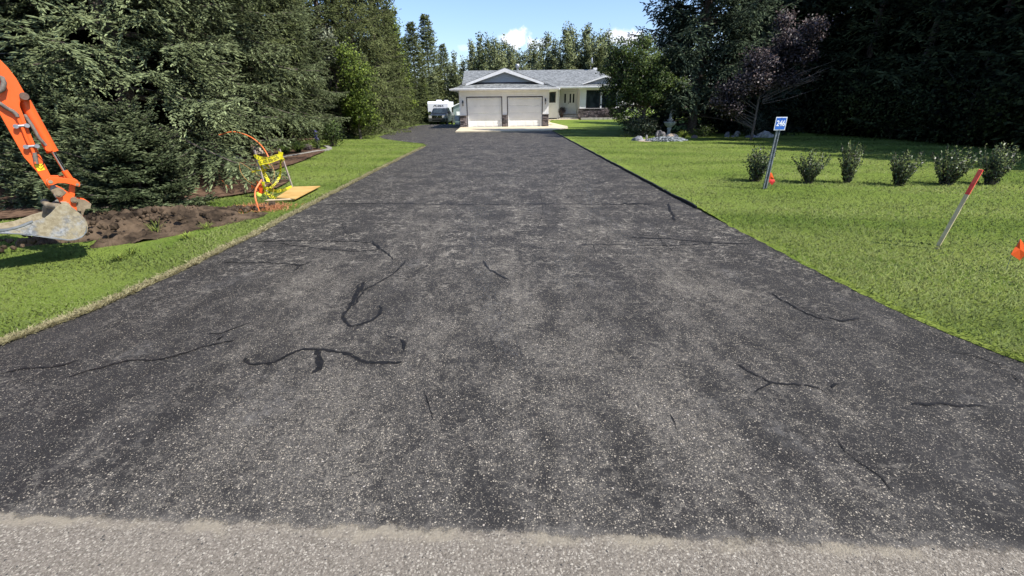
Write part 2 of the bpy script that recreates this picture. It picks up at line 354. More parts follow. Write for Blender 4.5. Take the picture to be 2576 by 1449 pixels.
def ribbon(mb,path,w,z,seed=0,var=.5):
    n=len(path); L_=[];Rr=[]
    for i,p in enumerate(path):
        d=path[min(i+1,n-1)]-path[max(i-1,0)]; d=d[:2]/max(np.linalg.norm(d[:2]),1e-6); q=np.array([-d[1],d[0]])
        ww=w*(1+var*noise.noise(Vector((i*.3,seed,0)))*1.8+var*noise.noise(Vector((i*.9,seed,5))))*min(1,(i+.3)/3,(n-i-.7)/3)
        ww=max(ww,.002); L_.append((p[0]+q[0]*ww/2,p[1]+q[1]*ww/2,z)); Rr.append((p[0]-q[0]*ww/2,p[1]-q[1]*ww/2,z))
    vs=L_+Rr; mb.add(vs,[(i,i+1,n+i+1,n+i) for i in range(n-1)])
SEALS=[([(618,900),(632,915),(665,918),(705,905),(745,885),(790,878),(835,884),(880,893),(925,912),(975,914),(1022,908)],.035),
([(800,880),(805,900),(800,925),(785,942)],.055),
([(0,942),(60,930),(150,920),(200,905)],.025),([(170,950),(310,912),(400,905),(480,885),(530,868),(600,855)],.022),
([(525,840),(560,838),(600,822),(635,812)],.02),([(545,855),(560,845)],.06),
([(919,708),(905,735),(880,770),(862,800),(895,820),(930,808),(955,790),(952,768)],.035),([(905,715),(890,745),(882,770)],.03),([(1022,655),(990,690),(955,710),(915,735),(895,760),(880,775)],.022),
([(1213,655),(1225,665),(1232,680),(1260,692),(1280,706)],.03),
([(970,847),(1005,848)],.025),([(1010,850),(1018,868),(1012,885)],.04),
([(560,660),(700,662),(760,667),(790,655)],.022),([(735,682),(765,665)],.02),
([(1580,535+62),(1700,603),(1800,612),(1890,613)],.03),([(1460,617),(1560,616),(1680,618),(1800,612)],.02),
([(820,514),(930,512),(1110,514),(1240,514),(1380,513),(1500,514),(1640,514)],.05),([(1560,512),(1640,513)],.03),
([(640,608),(760,606),(870,608),(935,612),(960,625)],.03),([(930,605),(945,620),(970,635),(990,655)],.025),([(700,612),(800,625),(890,632),(960,628)],.02),
([(1682,512),(1684,525),(1692,540),(1697,556)],.05),
([(1850,915),(1880,935),(1945,962),(2010,968),(2060,980),(2085,992)],.022),([(2095,975),(2115,968)],.06),
([(2290,1020),(2350,1018),(2410,1022),(2480,1026)],.028),([(1945,962),(1900,990)],.02),
([(2080,800),(2120,808),(2165,803)],.03),([(1940,735),(2000,775),(2060,800),(2090,806)],.02),
([(1000,372),(1150,370),(1300,372),(1410,370)],.09),([(1130,400),(1200,398),(1330,402)],.05)]
mb=MB()
for i,(p,w) in enumerate(SEALS):
    ribbon(mb,smooth_path([G(*q)[:2] for q in p],.02,.028,i),w*.78,.0045+.0003*(i%4),i)
tag(mb.obj('crack_sealant',M_seal),kind='structure')
# hairline open cracks
mb=MB(); HAIR=[[(1680,1040),(1690,1055),(1700,1075),(1705,1090)],[(2110,1110),(2120,1130),(2150,1160),(2200,1190),(2240,1230),(2255,1250)],[(1070,985),(1080,1020),(1085,1060)],
 [(2300,860),(2400,885),(2500,912),(2576,940)],[(2400,880),(2480,905),(2576,965)],[(1990,760),(2070,800)],[(860,560),(880,610)],[(1360,490),(1365,530),(1350,580)],[(1650,560),(1660,600),(1700,640)],[(1490,610),(1500,640)]]
for i,p in enumerate(HAIR): ribbon(mb,smooth_path([G(*q)[:2] for q in p],.02,.02,i+50),.005,.004,i)
tag(mb.obj('crack_line',mat('crack_dark',(.006,.006,.006),.9)),kind='structure')
def track_mat():
    m=mat('dusty_tyre_marks',(.13,.125,.115),.8); n=N(m)
    z=n.noise(14,4,.7); tp=n.noise(70,3,.7,scale=(1,.2,1)); f=n.math('MULTIPLY',n.mr(z.outputs[0],.35,.65),n.mr(tp.outputs[0],.4,.6)); f=n.math('MULTIPLY',f,.32)
    n.l(f,n.b.inputs['Alpha']); return m
mb=MB()
for i,(p,w) in enumerate([([(1290,395),(1270,440),(1220,510),(1150,580)],.22),([(1455,420),(1475,460),(1480,500),(1465,590)],.22),([(1475,470),(1500,520),(1560,590),(1650,680)],.2),([(1215,520),(1205,600),(1215,680),(1250,800),(1310,940)],.2),([(1440,600),(1420,660),(1430,740)],.2)]):
    ribbon(mb,smooth_path([G(*q)[:2] for q in p],.1),w,.0075+.0006*i,i,.1)
tag(mb.obj('tyre_marks',track_mat()),kind='structure')
# pale patches of dust
# lawn edging, right side
M_edge=mat('black_edging',(.012,.012,.013),.5)
mb=MB(); pts=[(eR(y)-.012,y,.03) for y in np.arange(7.2,30.3,.1)]
vsl=[]
for x,y,z in pts:
    k=.012*noise.noise(Vector((0,y*1.5,2)))
    vsl+=[(x-.022,y,.0),(x-.022,y,.042+k),(x+.0,y,.048+k),(x+.01,y,.0)]
fs=[]
for i in range(len(pts)-1):
    for k in range(3): fs.append((i*4+k,i*4+4+k,i*4+5+k,i*4+1+k))
fs+=[(0,1,2,3),]
mb.add(vsl,fs); tag(mb.obj('lawn_edging',M_edge),'black plastic lawn edging standing along the right side of the driveway','edging')
# ================================================================== house
def siding(name,c):
    m=mat(name,c,.55,0,.3); n=N(m); sp=n.n('ShaderNodeSeparateXYZ'); n.l(n.pos(),sp.inputs[0])
    f=n.math('FRACT',n.math('MULTIPLY',sp.outputs[2],1/.125)); dk=n.mr(f,.86,.97,0,1)
    z=n.noise(1.5,4,.6); cc=n.mix(n.mr(z.outputs[0],.35,.7),c,tuple(q*.93 for q in c))
    n.base(n.mix(n.math('MULTIPLY',dk,.28),cc,tuple(q*.5 for q in c))); n.bump(f,.5,.012); return m
M_sid=siding('white_siding',(.84,.83,.80)); M_gab=siding('grey_gable_siding',(.42,.45,.47))
M_white=varied('white_trim',(.80,.80,.79),(.72,.72,.71),4,.45,4,.05); M_brown=varied('dark_brown_trim',(.055,.045,.04),(.085,.07,.062),9,.5,4,.1)
M_door=varied('painted_steel_door',(.84,.83,.80),(.77,.765,.74),1.2,.4,4,.04)
M_conc=varied('concrete',(.52,.44,.30),(.62,.54,.38),2.5,.85,8,.2,.004); M_concg=varied('grey_concrete',(.30,.28,.25),(.42,.40,.36),5,.9,8,.4,.01)
def shingles():
    m=mat('grey_shingles',(.2,.21,.22),.9,0,.15); n=N(m); v=n.vor(6.5,scale=(1,1.4,2.2)); r=n.n('ShaderNodeSeparateColor'); n.l(v.outputs['Color'],r.inputs[0])
    z=n.noise(9,4,.7); f=n.math('ADD',n.math('MULTIPLY',r.outputs[0],.6),n.math('MULTIPLY',z.outputs[0],.5))
    n.base(n.mix(n.mr(f,.25,.85),(.115,.122,.122),(.235,.245,.245))); n.bump(f,.6,.02); return m
M_sh=shingles()
def glass(name,c=(.02,.025,.03)):
    m=mat(name,c,.06,0,.6); n=N(m); z=n.noise(1.6,3,.6,scale=(1,1,.6)); n.base(n.mix(n.mr(z.outputs[0],.4,.62),c,tuple(q*2.3 for q in c))); return m
M_glass=glass('window_glass',(.018,.024,.026)); M_iron=mat('black_iron',(.012,.012,.013),.4,.3)
M_stone=mat('ledge_stone',(.12,.1,.1),.85); 
n=N(M_stone); a=n.n('ShaderNodeAttribute',attribute_name='tint'); z=n.noise(14,6,.7); f=n.math('ADD',n.math('MULTIPLY',a.outputs['Fac'],.7),n.math('MULTIPLY',z.outputs[0],.45))
n.base(n.mix(n.mr(f,.2,.95),(.045,.04,.042),(.24,.20,.195))); n.bump(z.outputs[0],.8,.03)
def stonework(name,parent,x0,x1,z0,z1,y,seed,dep=.05,side=None):
    rng=random.Random(seed); Q=[];T=[]
    def block(a,b,c,d,p,t):
        c0=[(a,y+.02,c),(b,y+.02,c),(b,y+.02,d),(a,y+.02,d)]; e=min(.012,(b-a)*.2); 
        f=[(a+e,y-p*rng.uniform(.7,1.1),c+e),(b-e,y-p*rng.uniform(.7,1.1),c+e),(b-e,y-p*rng.uniform(.7,1.1),d-e),(a+e,y-p*rng.uniform(.7,1.1),d-e)]
        Q.append(f);T.append(t)
        for i in range(4): j=(i+1)%4; Q.append([c0[i],c0[j],f[j],f[i]]);T.append(t)
    z=z0
    while z<z1-.01:
        h=min(rng.choice([.05,.07,.09,.12]),z1-z); 
        if z1-z-h<.03: h=z1-z
        x=x0
        while x<x1-.005:
            w=min(rng.uniform(.12,.42),x1-x); 
            if x1-x-w<.07: w=x1-x
            block(x,x+w-.006,z,z+h-.006,rng.uniform(.25,1)*dep,rng.random()); x+=w
        z+=h
    V=np.array(Q); me=qmesh(name,V,T,M_stone); return link(bpy.data.objects.new(name,me),parent)
def wall_grid(mb,x0,x1,z0,z1,y,ops,d=.14):
    """front face at y (looking to -y) with openings (xa,xb,za,zb) and reveals of depth d"""
    xs=sorted({x0,x1,*[o[0] for o in ops],*[o[1] for o in ops]}); zs=sorted({z0,z1,*[o[2] for o in ops],*[o[3] for o in ops]})
    for a,b in zip(xs,xs[1:]):
        for c,e in zip(zs,zs[1:]):
            mx,mz=(a+b)/2,(c+e)/2
            if any(o[0]<mx<o[1] and o[2]<mz<o[3] for o in ops): continue
            mb.quad((a,y,c),(b,y,c),(b,y,e),(a,y,e))
    for a,b,c,e in ops:
        mb.quad((a,y,c),(a,y,e),(a,y+d,e),(a,y+d,c)); mb.quad((b,y,c),(b,y+d,c),(b,y+d,e),(b,y,e)); mb.quad((a,y,e),(b,y,e),(b,y+d,e),(a,y+d,e)); mb.quad((a,y,c),(a,y+d,c),(b,y+d,c),(b,y,c))
H=empty('house',(0,36.7,0),'white bungalow with two garage doors, grey shingle roof and dark stone veneer','house')
HP=bpy.data.objects  # parts are built in world space, then shifted under the root
def hp(o): o.parent=H; o.matrix_parent_inverse=Matrix.Translation((0,-36.7,0)); return o
YG=36.7; YM=46.
D1=(-2.68,-.18,0.0,2.1); D2=(.44,2.94,0.0,2.1)
mb=MB(); wall_grid(mb,-3.33,3.51,0.0,2.72,YG,[(D1[0]-.06,D1[1]+.06,0,2.17),(D2[0]-.06,D2[1]+.06,0,2.17)],.18)
mb.quad((-3.33,YG,-.5),(-3.33,YG,2.72),(-3.33,54,2.72),(-3.33,54,-.5)); mb.quad((3.51,YG,0),(3.51,YG,2.72),(3.51,YM+.3,2.72),(3.51,YM+.3,0))
hp(mb.obj('garage_wall',M_sid))
# main front walls
mb=MB(); WB=(4.47,5.10,1.80,2.76)
wall_grid(mb,3.51,5.33,.42,3.1,YM,[WB],.1); mb.quad((5.33,YM,.2),(5.33,YM+1.5,.2),(5.33,YM+1.5,3.1),(5.33,YM,3.1))
WL=(7.93,9.30,1.27,2.86); WR=(9.44,10.80,1.27,2.86)
YB=45.4
wall_grid(mb,7.37,11.45,.25,3.12,YB,[WL,WR],.1); mb.quad((7.37,YB,.2),(7.37,YM+1.5,.2),(7.37,YM+1.5,3.1),(7.37,YB,3.1)); mb.quad((11.45,YB,.2),(11.45,54,.2),(11.45,54,3.1),(11.45,YB,3.1))
wall_grid(mb,5.33,7.37,.7,3.1,YM+1.5,[(6.0,7.32,.72,2.84)],.08)
mb.quad((3.51,YM+.02,.0),(5.33,YM+.02,.0),(5.33,YM+.02,.42),(3.51,YM+.02,.42))
hp(mb.obj('main_wall',M_sid))
mb=MB(); mb.box(3.9,5.31,YM-.015,YM+.01,.1,.42); hp(mb.obj('foundation',varied('foundation_grey',(.07,.07,.07),(.12,.12,.12),6,.9)))
# garage doors
for k,(a,b,c,d) in enumerate((D1,D2)):
    g=MB(); y=YG+.14; zc=[c+.012,.53,1.05,1.58,d]
    for i in range(4):
        g.bbox(a,b,y,y+.04,zc[i]+.004,zc[i+1]-.004,.004)
        w=(b-a)/4
        for j in range(4): g.bbox(a+j*w+.07,a+(j+1)*w-.07,y-.012,y+.005,zc[i]+.10,zc[i+1]-.10,.005)
    o=hp(g.obj('garage_door',M_door)); o['label']=['left garage door, ridged white panels','right garage door, ridged white panels'][k]
    mb=MB(); mb.box(a,b,y+.005,y+.035,c,c+.014); s=mb.obj('rubber_seal',M_iron,o)
    mb=MB(); mb.box(a-.13,a-.06,YG-.015,YG+.0,.0,2.17); mb.box(b+.06,b+.13,YG-.015,YG,.0,2.17); mb.box(a-.13,b+.13,YG-.017,YG-.001,2.17,2.24)
    hp(mb.obj('door_casing',M_brown))
    mb=MB(); mb.box(a-.06,a-.0,YG+.0,YG+.135,.0,2.1); mb.box(b,b+.06,YG,YG+.135,.0,2.1); mb.box(a-.06,b+.06,YG+.001,YG+.135,2.1,2.168); hp(mb.obj('door_frame',M_white))
for i,(a,b,z) in enumerate(((-3.36,-2.83,.88),(-.04,.30,.9),(3.09,3.55,.92))): hp(stonework('stone_veneer',None,a,b,0.0,z,YG-.03,i,.07))
pass
M_cap=varied('stone_cap_grey',(.16,.15,.15),(.24,.22,.21),6,.85)
for a,b,z in ((-3.38,-2.82,.88),(-.05,.31,.9),(3.08,3.57,.92)): mb=MB(); mb.box(a,b,YG-.11,YG-.001,z,z+.04); hp(mb.obj('stone_cap',M_cap))
# bay stone
hp(stonework('stone_veneer',None,7.23,11.48,.2,1.2,YB-.03,9,.07))
mb=MB(); mb.box(7.2,11.52,YB-.13,YB-.002,1.2,1.25); hp(mb.obj('stone_cap',M_brown))
# corner boards and porch trim
for q in ((3.42,3.53,YG-.012,YG+.1,.96,2.66),(-3.35,-3.24,YG-.012,YG+.1,.95,2.66),(5.26,5.36,YM-.02,YM+.08,.2,3.01),(7.34,7.42,YB-.02,YB+.06,1.25,3.01),(11.38,11.48,YB-.02,YB+.08,1.25,3.01)): mb=MB(); mb.box(*q); hp(mb.obj('corner_board',M_white))
mb=MB(); mb.tube([(5.42,YM-.04,.35),(5.42,YM-.04,3.0)],.035,8); hp(mb.obj('downspout',M_white))
mb=MB(); mb.tube([(11.66,YB-.05,3.0),(11.66,YB-.05,.35),(11.7,YB-.3,.28)],.045,8); hp(mb.obj('downspout',M_white))
# windows
def window(a,b,c,d,y,fw=.05,trim=.07,m=M_brown):
    w=MB(); w.bbox(a,b,y+.03,y+.09,c,c+fw,.008); w.bbox(a,b,y+.03,y+.09,d-fw,d,.008); w.bbox(a,a+fw,y+.031,y+.089,c+fw,d-fw,.008); w.bbox(b-fw,b,y+.031,y+.089,c+fw,d-fw,.008)
    o=hp(w.obj('window',m)); 
    p=MB(); p.quad((a+fw,y+.07,c+fw),(b-fw,y+.07,c+fw),(b-fw,y+.07,d-fw),(a+fw,y+.07,d-fw)); p.obj('pane',M_glass,o)
    return o
o=window(*WB,YM,.09); o['label']='small brown framed window left of the porch'
o=window(*WL,YB,.045); o['label']='left large picture window above the stone'
o=window(*WR,YB,.045); o['label']='right large picture window above the stone'
# blinds and a pale curtain shape behind the glass
mb=MB(); mb.box(7.37+.5,7.93,YB-.022,YB-.001,1.25,2.93); mb.box(9.30,9.44,YB-.022,YB-.001,1.25,2.93); mb.box(10.8,10.87,YB-.022,YB-.001,1.25,2.93); mb.box(7.93,10.80,YB-.024,YB-.001,2.86,2.95)
hp(mb.obj('window_casing',M_white))
# front door, sidelight, porch, steps
yd=YM+1.5
mb=MB(); mb.box(6.0,6.06,yd-.03,yd+.07,.72,2.84); mb.box(6.42,6.48,yd-.03,yd+.07,.72,2.84); mb.box(7.27,7.32,yd-.03,yd+.07,.72,2.84); mb.box(6.06,7.27,yd-.03,yd+.07,2.79,2.84); mb.box(6.06,6.42,yd+.03,yd+.06,.72,2.79); hp(mb.obj('door_frame',M_white))
mb=MB(); mb.bbox(6.49,7.26,yd+.02,yd+.06,.76,2.78,.006); mb.bbox(6.6,6.83,yd+.008,yd+.03,.9,1.6,.006); mb.bbox(6.92,7.15,yd+.008,yd+.03,.9,1.6,.006); fd=hp(mb.obj('front_door',M_door))
for a in (6.12,6.64,6.96):
    mb=MB(); mb.box(a-.0,a+.16,yd+.004,yd+.025,1.78,2.6); mb.obj('door_glass',M_glass,fd)
    mb=MB(); mb.box(a+.075,a+.085,yd+.0,yd+.006,1.78,2.6)
    for z in (1.95,2.15,2.35): mb.box(a,a+.16,yd+.0005,yd+.0055,z,z+.01)
    mb.obj('glass_grille',M_iron,fd)
mb=MB(); mb.cyl((6.55,yd-.05,1.72),(6.55,yd+.02,1.72),.03,10); mb.tube([(6.55,yd-.05,1.9),(6.55,yd-.07,1.82),(6.55,yd-.03,1.72)],.014,8); mb.obj('handle',M_iron,fd)
mb=MB(); mb.bbox(5.36,7.36,YM+.2,yd+.02,.2,.70,.01); mb.bbox(5.40,7.34,YM-.25,YM+.2,.18,.45,.01); mb.box(5.95,7.33,yd-.12,yd-.0,.70,.74); hp(mb.obj('porch_step',M_concg))
mb=MB(); mb.box(6.0,7.2,yd-.65,yd-.2,.701,.715); hp(mb.obj('door_mat',varied('mat_fibre',(.05,.045,.04),(.1,.09,.08),30,.95)))
# coach lamps
for x,z in ((-3.07,1.77),(3.27,1.86)):
    mb=MB(); mb.box(x-.04,x+.04,YG-.03,YG-.001,z+.03,z+.2); mb.tube([(x,YG-.03,z+.14),(x,YG-.1,z+.2),(x,YG-.13,z+.12)],.012,6)
    mb.lathe([(.0,.16),(.035,.13),(.075,.07),(.08,.06),(.0,.06)],(x,YG-.13,z),8); mb.lathe([(0,-.2),(.02,-.19),(.035,-.16),(.03,-.15)],(x,YG-.13,z),8)
    for k in range(4): t=k*math.pi/2+.78; mb.tube([(x+.07*math.cos(t),YG-.13+.07*math.sin(t),z+.06),(x+.035*math.cos(t),YG-.13+.035*math.sin(t),z-.16)],.006,5)
    lp=hp(mb.obj('wall_lamp',M_iron)); mb=MB(); mb.lathe([(0,.055),(.06,.055),(.03,-.15),(0,-.15)],(x,YG-.13,z),8); mb.obj('lamp_glass',mat('clouded_glass',(.35,.35,.33),.2),lp)
# roofs --------------------------------------------------------------
sl=.345; EYf=36.1; xl,xr=-3.87,4.22; xm=(xl+xr)/2; ze=2.78; zr=ze+sl*(xr-xl)/2
yg=37.25    # plane of the dutch gable
zg=ze+sl*(yg-EYf); bx0=xl+(zg-ze)/sl; bx1=xr-(zg-ze)/sl
yR=50.; zeM=3.14; yeM=44.85; zrM=zeM+sl*(yR-yeM)
th=.06
def slab(mb,P,t=.06):
    n=len(P); a=[Vector(p) for p in P]; b=[p-Vector((0,0,t)) for p in a]
    fs=[tuple(range(n)),tuple(range(2*n-1,n-1,-1))]+[(i,n+i,n+(i+1)%n,(i+1)%n) for i in range(n)]
    mb.add(a+b,fs)
yb=yeM+(zr-zeM)/sl+.6
mb=MB()
slab(mb,[(xl,EYf,ze),(xr,EYf,ze),(bx1,yg,zg),(bx0,yg,zg)])
go=.32   # gable roof overhang forward of the gable wall
slab(mb,[(xl,EYf,ze),(bx0,yg,zg),(bx0,yg+.01,zg),(xm,yg-go,zr),(xm,yb,zr),(xl,yeM+.2,ze)] if False else [(xl,EYf,ze),(bx0-.02,yg-go,zg-.01),(xm,yg-go,zr),(xm,yb,zr),(xl,yb,ze)])
slab(mb,[(xr,EYf,ze),(xr,yeM+.6,ze),(xm,yb,zr),(xm,yg-go,zr),(bx1+.02,yg-go,zg-.01)])
hp(mb.obj('garage_roof',M_sh))
mb=MB(); slab(mb,[(-3.85,yeM,zeM),(12.0,yeM,zeM),(12.0-.0,yR,zrM) if False else (9.4,yR,zrM),(-3.85,yR,zrM)]); slab(mb,[(12.0,yeM,zeM),(12.0,2*yR-yeM,zeM),(9.4,yR,zrM)]); slab(mb,[(-3.85,yR,zrM),(9.4,yR,zrM),(12.0,2*yR-yeM,zeM),(-3.85,2*yR-yeM,zeM)])
hp(mb.obj('main_roof',M_sh))
# gable walls and white rakes
mb=MB(); mb.add([(bx0+.1,yg,zg-.05),(bx1-.1,yg,zg-.05),(xm,yg,zr-.09)],[(0,1,2)]); hp(mb.obj('gable',M_gab)); mb=MB(); mb.box(bx0+.35,bx1-.35,yg-.03,yg-.002,zg-.03,zg+.07); hp(mb.obj('gable_flashing',M_brown))
def rake(mb,x0,z0,x1,z1,y,h=.26,t=.035):
    mb.prism([(x0,z0),(x1,z1),(x1,z1-h),(x0+(h*.9 if x1>x0 else -h*.9)*0,z0-h*.55)],lambda u,v,w:(u,w,v),y-t,y)
mb=MB(); rake(mb,bx0-.55,zg-.19+.02,xm,zr+.02,yg-go-.004); rake(mb,bx1+.55,zg-.19+.02,xm,zr+.02,yg-go-.0042); hp(mb.obj('gable_fascia',M_white))
mb=MB(); slab(mb,[(bx0-.55,yg-go,zg-.12),(xm,yg-go,zr+.07),(xm,yg-go+.1,zr+.07),(bx0-.55,yg-go+.1,zg-.12)],.045); slab(mb,[(bx1+.55,yg-go,zg-.12),(bx1+.55,yg-go+.1,zg-.12),(xm,yg-go+.1,zr+.072),(xm,yg-go,zr+.072)],.045); hp(mb.obj('roof_edge',M_sh))
# eaves gutter + soffit
def gutter(mb,p0,p1,out):
    p0=Vector(p0);p1=Vector(p1);o=Vector(out); prof=[(0,0),(.11,0),(.12,-.03),(.09,-.12),(0,-.13)]
    a=[p0+o*u+Vector((0,0,v)) for u,v in prof]; b=[p1+o*u+Vector((0,0,v)) for u,v in prof]; n=5
    mb.add(a+b,[tuple(range(n)),tuple(range(2*n-1,n-1,-1))]+[(i,n+i,n+(i+1)%n,(i+1)%n) for i in range(n)])
mb=MB(); gutter(mb,(xl,EYf,ze+.01),(xr,EYf,ze+.01),(0,-1,0)); gutter(mb,(xr,EYf,ze+.01),(xr,yeM,ze+.01),(1,0,0)); gutter(mb,(xl,EYf,ze+.01),(xl,50,ze+.01),(-1,0,0)); gutter(mb,(xr+.02,yeM,zeM+.01),(12.0,yeM,zeM+.01),(0,-1,0)); gutter(mb,(12.0,yeM,zeM+.01),(12,55,zeM+.01),(1,0,0)); hp(mb.obj('gutter',M_white))
mb=MB(); mb.box(xl+.01,xr-.01,EYf+.005,YG+.02,ze-.12,ze-.09); mb.box(xl+.01,-3.34,YG+.02,52,ze-.12,ze-.09); mb.box(3.52,xr-.01,YG+.02,yeM-.01,ze-.12,ze-.09); mb.box(3.6,11.99,yeM+.01,YM+1.6,zeM-.12,zeM-.09); hp(mb.obj('soffit',M_white))
# small dutch gable over the picture window
gx0,gx1=7.5,11.75; gxm=(gx0+gx1)/2; gz=3.42; gt=4.10; gy=yeM+.75
mb=MB(); slab(mb,[(gx0,gy-.2,gz-.0),(gxm,gy-.2,gt),(gxm,gy+2.4,gt),(gx0,gy+.3,gz)],.06); slab(mb,[(gx1,gy-.2,gz),(gx1,gy+.3,gz),(gxm,gy+2.4,gt),(gxm,gy-.2,gt)],.06); hp(mb.obj('gable_roof',M_sh))
mb=MB(); mb.add([(gx0+.2,gy,gz-.05),(gx1-.2,gy,gz-.05),(gxm,gy,gt-.08)],[(0,1,2)]); hp(mb.obj('gable',M_gab))
mb=MB(); rake(mb,gx0,gz,gxm,gt+.005,gy-.21,.15); rake(mb,gx1,gz,gxm,gt+.005,gy-.2102,.15); hp(mb.obj('gable_fascia',M_white))
# roof vent, flue, dish
mb=MB(); c=(1.55,50.,zrM-.02); mb.lathe([(.10,0),(.10,.22),(.20,.24),(.20,.5),(.14,.58),(0,.6)],c,16); hp(mb.obj('flue_pipe',varied('flue_metal',(.45,.45,.45),(.6,.6,.6),8,.4,metal=.6)))
mb=MB(); mb.tube([(9.0,49.8,zrM-.15),(9.0,49.8,zrM+.55)],.03,8); hp(mb.obj('antenna_mast',M_concg))
mb=MB(); mb.lathe([(.0,.0),(.14,.02),(.24,.07),(.3,.13),(.29,.14),(.2,.07),(0,.03)],(0,0,0),20)
o=mb.obj('satellite_dish',M_white); o.rotation_euler=(R_(80),0,R_(82)); hp(o); o.location=(9.0,49.7,zrM+.75); 
mb=MB(); mb.bbox(9.35,9.75,50.2,50.5,zrM-.05,zrM+.16,.02); hp(mb.obj('roof_vent',M_white))
# concrete apron and path
P=[G(*q) for q in ((1151,332.5),(1170,322))]
ap=[(-3.15,30.7),(3.25,30.9),(4.62,33.2),(5.0,36.4),(4.2,40.5),(4.15,43.5),(5.0,44.6),(7.25,44.9),(7.25,45.75),(3.95,45.8),(3.85,42),(3.9,39.5),(4.1,38.2),(3.52,36.75),(-3.33,36.75),(-3.33,36.2)]
bm=bmesh.new(); vv=[bm.verts.new((x,y,TZ(x,y)+.012)) for x,y in ap]; es=[bm.edges.new((vv[i],vv[(i+1)%len(vv)])) for i in range(len(vv))]
bmesh.ops.triangle_fill(bm,edges=es,use_beauty=True); bmesh.ops.subdivide_edges(bm,edges=bm.edges[:],cuts=3,use_grid_fill=True)
for v in bm.verts: v.co.z=TZ(v.co.x,v.co.y)+.07*ss((v.co.y-30)/1)+.0
bmesh.ops.recalc_face_normals(bm,faces=bm.faces[:]); 
mb=MB(); mb.bm(bm); vs=[]
for i in range(len(ap)):
    a=ap[i];b=ap[(i+1)%len(ap)]; mb.quad((a[0],a[1],TZ(*a)-.05),(b[0],b[1],TZ(*b)-.05),(b[0],b[1],TZ(*b)+.07),(a[0],a[1],TZ(*a)+.07))
tag(mb.obj('concrete_path',M_conc),kind='structure')
mb=MB(); mb.add([(3.56,36.8,.05),(4.05,38.2,.06),(3.85,39.8,.07),(3.8,45.7,.3),(3.56,45.7,.3)],[(0,1,2,3,4)]); tag(mb.obj('gravel_strip',varied('grey_gravel',(.15,.15,.15),(.5,.49,.47),60,.9,6,.9,.03)),kind='structure')
# block retaining wall in front of the bay
mb=MB(); rng=random.Random(4); x=7.3; 
while x<11.9:
    w=.42; zb=TZ(x,44.2); top=.62-.0*x if x>9.9 else .45
    mb.bbox(x+.004,x+w-.004,43.9+.1*math.sin(x),44.15+.1*math.sin(x),zb-.02,zb+(.2 if x<9.9 else .30),.015); x+=w
tag(mb.obj('retaining_wall',M_concg),'low grey block retaining wall curving in front of the stone bay window','wall')
mb=MB(); mb.add([(7.3,44.05,.38),(11.9,44.0,.38),(11.9,45.4,.42),(7.3,45.4,.42)],[(0,1,2,3)]); tag(mb.obj('flower_bed',M_soil),kind='structure')
# ================================================================== vehicles
def car_mat(name,c,rough=.25,metal=.5): 
    m=mat(name,c,rough,metal,.5); m.node_tree.nodes['Principled BSDF'].inputs['Coat Weight'].default_value=.5
    n=N(m); z=n.noise(3,4,.6); n.base(n.mix(n.mr(z.outputs[0],.35,.7),c,tuple(q*1.5+.01 for q in c))); return m
M_truck=car_mat('dark_grey_paint',(.03,.033,.036)); M_plast=mat('black_plastic',(.03,.03,.032),.5); M_chr=mat('chrome',(.6,.6,.62),.15,1); M_tyre=varied('tyre_rubber',(.015,.015,.015),(.035,.034,.032),12,.9)
def place(o,loc,rz,s=1): o.location=loc; o.rotation_euler=(0,0,rz); o.scale=(s,s,s)
p=atY(1098,264,53); tx=p[0]; tz=-.46
T=empty('pickup_truck',(tx,53,tz),'dark grey pickup truck parked facing the camera in front of the white camper','pickup truck')
def local(mb,name,m,par): return mb.obj(name,m,par)
# truck in local space: front at y=0 facing -y, length +y
ws=.98
prof=[(0.0,.42),(0.0,.75),(.06,1.08),(.35,1.17),(1.25,1.24),(1.35,1.27),(2.0,1.83),(2.5,1.90),(3.5,1.88),(3.75,1.35),(5.55,1.33),(5.6,.5),(4.9,.42),(1.6,.40)]
def sect(mb,prof,w0,taper):
    n=len(prof); 
    def xx(z,s): return s*(w0-max(0,z-1.25)*taper)
    A=[(xx(z,-1)+ (.06 if y<.1 else 0),y,z) for y,z in prof]; B=[(xx(z,1)-(.06 if y<.1 else 0),y,z) for y,z in prof]
    bm=bmesh.new(); a=[bm.verts.new(q) for q in A]; b=[bm.verts.new(q) for q in B]; bm.faces.new(a); bm.faces.new(b[::-1])
    for i in range(n): bm.faces.new((a[i],b[i],b[(i+1)%n],a[(i+1)%n]))
    bmesh.ops.recalc_face_normals(bm,faces=bm.faces[:]); bmesh.ops.bevel(bm,geom=bm.edges[:],offset=.035,segments=2,affect='EDGES'); bmesh.ops.triangulate(bm,faces=[f for f in bm.faces if len(f.verts)>4]); mb.bm(bm)
mb=MB(); sect(mb,prof,ws,.32); body=local(mb,'body',M_truck,T)
mb=MB(); mb.quad((-.82,1.37,1.325),(.82,1.37,1.325),(.70,1.95,1.80),(-.70,1.95,1.80)); ws_=local(mb,'windscreen',M_glass,T)
mb=MB(); mb.quad((.985,1.6,1.3),(.985,3.5,1.3),(.80,3.3,1.80),(.80,2.15,1.80)); local(mb,'side_window',M_glass,T); mb=MB(); mb.quad((-.985,1.6,1.3),(-.985,3.5,1.3),(-.80,3.3,1.80),(-.80,2.15,1.80)); local(mb,'side_window',M_glass,T)
mb=MB(); mb.bbox(-.56,.56,-.03,.03,.80,1.08,.02); gr=local(mb,'grille',M_iron,T)
mb=MB(); 
for x0,x1 in ((-.34,-.24),(.34,.24),(-.52,-.44),(.52,.44)):
    mb.add([(x0-.035,-.045,1.07),(x0+.035,-.045,1.07),(x1+.035,-.045,.83),(x1-.035,-.045,.83)],[(0,1,2,3)])
mb.bbox(-.58,.58,-.04,.0,1.08,1.11,.01); local(mb,'chrome_bar',M_chr,gr)
